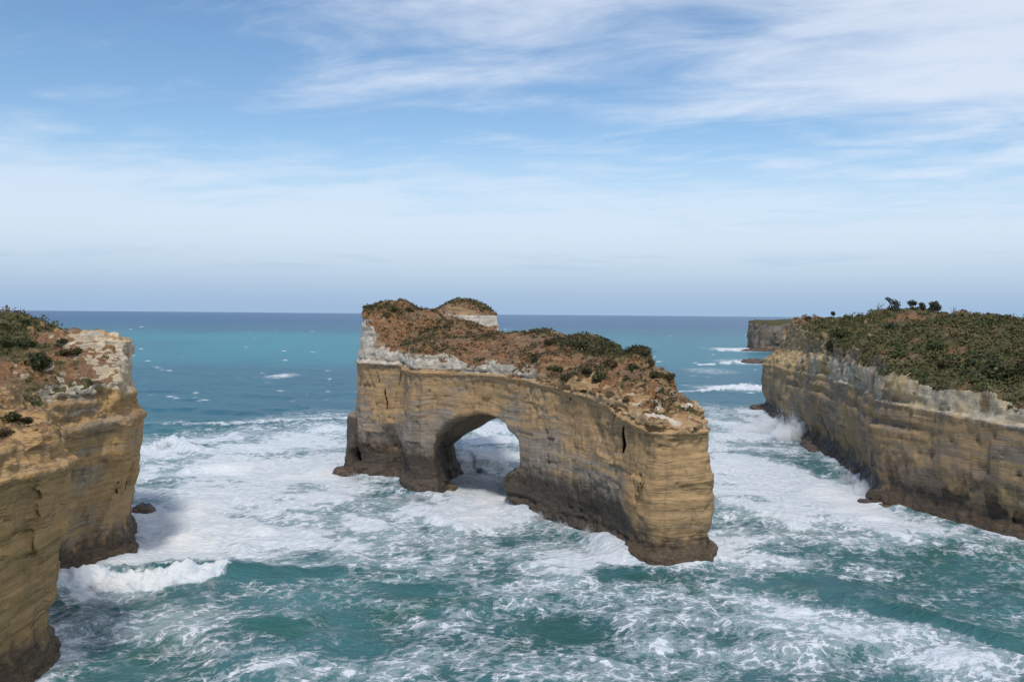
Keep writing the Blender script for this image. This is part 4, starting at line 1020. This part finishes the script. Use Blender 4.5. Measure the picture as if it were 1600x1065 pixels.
scrub('coastal_scrub', 'dense low green and brown heath over the right cliff top', right_data, 7000, .26, 22, .82, pal([BROWN, OLIVE, GREEN, DARK, GREY], [.27, .30, .25, .12, .06]),
      lambda p, s, n, g: (s > .5) * (.06 + g) * np.clip(1.6 - p[:, 1] / 500, .2, 2) * (p[:, 0] < .56 * p[:, 1]) * (n[:, 2] > .3), 1)
scrub('coastal_scrub', 'low brown heath scattered over the island top', isl_data, 5200, .18, 12, .46, pal([BROWN, OLIVE, DARK], [.50, .18, .32]),
      lambda p, s, n, g: (s > .6) * (.03 + g * g) * (n[:, 2] > .3), 2)
scrub('coastal_scrub', 'low green heath on the slope of the left cliff', left_data, 1100, .15, 26, .60, pal([BROWN, OLIVE, GREEN, DARK], [.22, .26, .32, .2]),
      lambda p, s, n, g: (s > .6) * (.02 + g * g) * (n[:, 2] > .3) * (p[:, 0] > -.6 * p[:, 1]) * (p[:, 1] > 100), 3)

# windswept trees on the skyline of the right cliff
def tree(label, px, dep, trunks, lobes, seed, name='windswept_tree', tones=DARK, leaf=.20, n=1500):
    best = None                                     # stand it on the crest of the plateau
    for dd in np.arange(6.4, 9.8, .08):
        h = drop((px - 800) / 1600 * dd * H, dd * H, 'right')
        if h is not None and (best is None or (h.z - H) / h.y > best[0]): best = ((h.z - H) / h.y, h)
    g = best[1] - Vector((0, 0, .55))
    r = link(name, None, label=label, cat='tree', loc=g)
    Vb, Fb = tubes(trunks, 8); link('trunk', mesh_from('trunk', Vb, Fb), M_bark, r)
    if lobes:
        V, Qs, tn = leaves_mesh('crown', lobes, n, leaf, tones, seed, .8, .3)
        link('crown', mesh_from('crown', V, Qs, {'tone': tn}, smooth=False), M_leaf, r)
    return r
tree('tallest windswept tree with a stepped dark crown', 1395, 8.0, [[(0, 0, -.4, .28), (-.2, 0, 1.2, .2), (-1.0, .1, 2.8, .12), (-1.7, .1, 4.2, .06)], [(0, 0, .4, .2), (.6, .1, 1.8, .12), (.9, .1, 2.8, .06)], [(-.2, 0, 1.0, .12), (-1.5, 0, 1.6, .06)]],
     [(-1.9, 0, 4.4, .75), (-1.1, .1, 4.0, .8), (-.1, 0, 3.4, 1.15), (.9, .2, 3.0, 1.1), (1.3, 0, 2.1, .9), (-.6, 0, 1.5, 1.2), (-1.6, 0, 1.1, 1.0), (.4, 0, 1.2, 1.2), (1.7, 0, .9, .9)], 201)
tree('dome-shaped dark tree between the tallest tree and the round one', 1424, 8.0, [[(0, 0, -.4, .16), (.1, 0, 1.0, .11), (-.2, 0, 2.2, .06)], [(.1, 0, .9, .1), (.7, 0, 2.0, .05)]],
     [(-.9, 0, 2.5, .6), (0, 0, 2.6, .95), (.8, 0, 2.3, .85), (-.2, .2, 2.1, .8), (.2, 0, .4, .7), (1.2, 0, .5, .6)], 202, n=900)
tree('small round tree just left of the big round one', 1440, 7.9, [[(0, 0, -.4, .12), (0, 0, .8, .09), (.1, 0, 1.6, .05)]], [(0, 0, 1.5, .85), (-.2, 0, 2.0, .7), (.3, 0, 1.0, .7)], 203, n=700)
tree('big round-topped dark tree, rightmost on the skyline', 1459, 7.9, [[(0, 0, -.4, .22), (.1, 0, 1.0, .17), (.0, 0, 2.6, .08)], [(.1, 0, .8, .12), (1.0, 0, 2.2, .06)], [(.05, 0, .8, .1), (-.7, 0, 2.4, .05)]],
     [(0, 0, 2.9, 1.35), (-.8, 0, 3.4, .8), (.9, 0, 2.6, 1.15), (1.3, 0, 2.0, .9), (-.5, .1, 2.1, .9), (.4, 0, 3.7, .75), (.4, 0, 1.3, .8)], 204, n=1500)
tree('tiny lollipop tree at the left end of the right plateau', 1301, 9.0, [[(0, 0, -.4, .10), (0, 0, 1.0, .07), (.1, 0, 1.9, .04)]], [(0, 0, 2.2, .7), (.25, 0, 1.9, .5), (-.3, 0, 2.4, .4)], 205, n=400)
def bare(label, px, dep, hgt, lean, seed, nb=9):
    rng = random.Random(seed); br = []
    for _ in range(nb):
        a = lean + rng.uniform(-.35, .35); l = hgt * rng.uniform(.6, 1.1); b = rng.uniform(-.25, .25)
        p0 = (rng.uniform(-.2, .2), rng.uniform(-.2, .2), -.3); p1 = (p0[0] + math.sin(a) * l * .5, p0[1] + b * l * .5, l * .5); p2 = (p0[0] + math.sin(a * 1.2) * l, p0[1] + b * l, l)
        br.append([(*p0, .06), (*p1, .045), (*p2, .02)])
        for _ in range(2):
            t = rng.uniform(.4, .9); q = tuple(p1[i] + (p2[i] - p1[i]) * (t - .4) for i in range(3))
            br.append([(*q, .03), (q[0] + rng.uniform(-.4, .6), q[1] + rng.uniform(-.3, .3), q[2] + rng.uniform(.3, .8), .012)])
    tree(label, px, dep, br, None, seed, name='bare_shrub')['category'] = 'shrub'
bare('leaning bare twiggy shrub just left of the tallest windswept tree', 1369, 8.1, 3.6, .5, 1, 13)
bare('bare twiggy shrub left of the leaning one on the skyline', 1346, 8.4, 2.0, .1, 2)
bare('bare twiggy shrub to the right of the big round-topped tree', 1488, 7.6, 2.2, .2, 3, 6)
bare('small bare twigs beside the tiny lollipop tree', 1318, 8.8, 1.5, .0, 4, 6)
bare('low bare twigs at the far left end of the right plateau', 1275, 9.6, 2.0, .0, 5, 5)

# ------------------------------------------------------------------ lookout on the left cliff
M_wood = plain('weathered_wood', (.20, .15, .12), .85, 4.0, .3)
M_pale = plain('pale_board', (.36, .36, .34), .8, 4.0, .2)
def box(cx, cy, cz, sx, sy, sz):
    V = np.array([(x, y, z) for x in (-1, 1) for y in (-1, 1) for z in (-1, 1)], float) * (sx / 2, sy / 2, sz / 2) + (cx, cy, cz)
    return V, np.array([(0, 1, 3, 2), (4, 6, 7, 5), (0, 4, 5, 1), (2, 3, 7, 6), (0, 2, 6, 4), (1, 5, 7, 3)])
lx, ly = (6 - 800) / 1600 * 5.0 * H, 5.0 * H
lg_ = drop(lx, ly, 'left')
if lg_ is not None:
    lo = link('lookout_fence', None, label='small wooden lookout fence with pale rail on the left cliff top', cat='fence', loc=lg_)
    for i, dx in enumerate((-3.0, -1.6, -.2, 1.0)): link('post', mesh_from('post', *box(dx, 0, .35, .18, .18, 1.7), smooth=False), M_wood, lo)
    for zz in (.35, .70): link('board', mesh_from('board', *box(-1.0, -.12, zz, 4.2, .06, .22), smooth=False), M_wood, lo)
    link('rail', mesh_from('rail', *box(-1.0, 0, 1.24, 4.4, .2, .08), smooth=False), M_pale, lo)
    link('end_panel', mesh_from('end_panel', *box(.75, .02, .55, .75, .1, 1.1), smooth=False), M_wood, lo)
    # a person in dark clothes leaning behind the fence
    me = bpy.data.meshes.new('person')
    J = {'pelvis': (0, 0, .95, .15), 'waist': (.02, -.02, 1.1, .14), 'chest': (.08, -.05, 1.33, .17), 'neck': (.13, -.07, 1.5, .06), 'head': (.16, -.09, 1.62, .10), 'crown': (.17, -.10, 1.73, .085),
         'hipl': (-.1, 0, .9, .1), 'kneel': (-.11, -.02, .5, .07), 'anklel': (-.11, .02, .08, .05), 'toel': (-.11, -.14, .04, .045), 'hipr': (.1, 0, .9, .1), 'kneer': (.12, -.02, .5, .07), 'ankler': (.12, .02, .08, .05), 'toer': (.12, -.14, .04, .045),
         'shl': (-.11, -.04, 1.42, .075), 'ell': (-.2, -.16, 1.18, .05), 'wrl': (-.12, -.36, 1.12, .038), 'hal': (-.10, -.43, 1.12, .04), 'shr': (.26, -.05, 1.4, .075), 'elr': (.34, -.17, 1.17, .05), 'wrr': (.24, -.36, 1.12, .038), 'har': (.22, -.43, 1.12, .04)}
    E = [('pelvis', 'waist'), ('waist', 'chest'), ('chest', 'neck'), ('neck', 'head'), ('head', 'crown'), ('pelvis', 'hipl'), ('hipl', 'kneel'), ('kneel', 'anklel'), ('anklel', 'toel'), ('pelvis', 'hipr'), ('hipr', 'kneer'), ('kneer', 'ankler'), ('ankler', 'toer'),
         ('chest', 'shl'), ('shl', 'ell'), ('ell', 'wrl'), ('wrl', 'hal'), ('chest', 'shr'), ('shr', 'elr'), ('elr', 'wrr'), ('wrr', 'har')]
    ks = list(J); me.from_pydata([J[k][:3] for k in ks], [(ks.index(a), ks.index(b)) for a, b in E], [])
    pg = drop(lx + .2, ly + .6, 'left') or lg_
    po = link('person', me, plain('dark_clothes', (.030, .028, .034), .85, 6.0, .3), label='person in dark clothes leaning on the lookout fence', cat='person', loc=pg)
    sk = po.modifiers.new('skin', 'SKIN'); sb = po.modifiers.new('sub', 'SUBSURF'); sb.levels = sb.render_levels = 2
    if not me.skin_vertices:
        bpy.context.view_layer.objects.active = po; bpy.ops.mesh.customdata_skin_add()
    for i, k in enumerate(ks):
        me.skin_vertices[0].data[i].radius = (J[k][3], J[k][3]); me.skin_vertices[0].data[i].use_root = (i == 0)
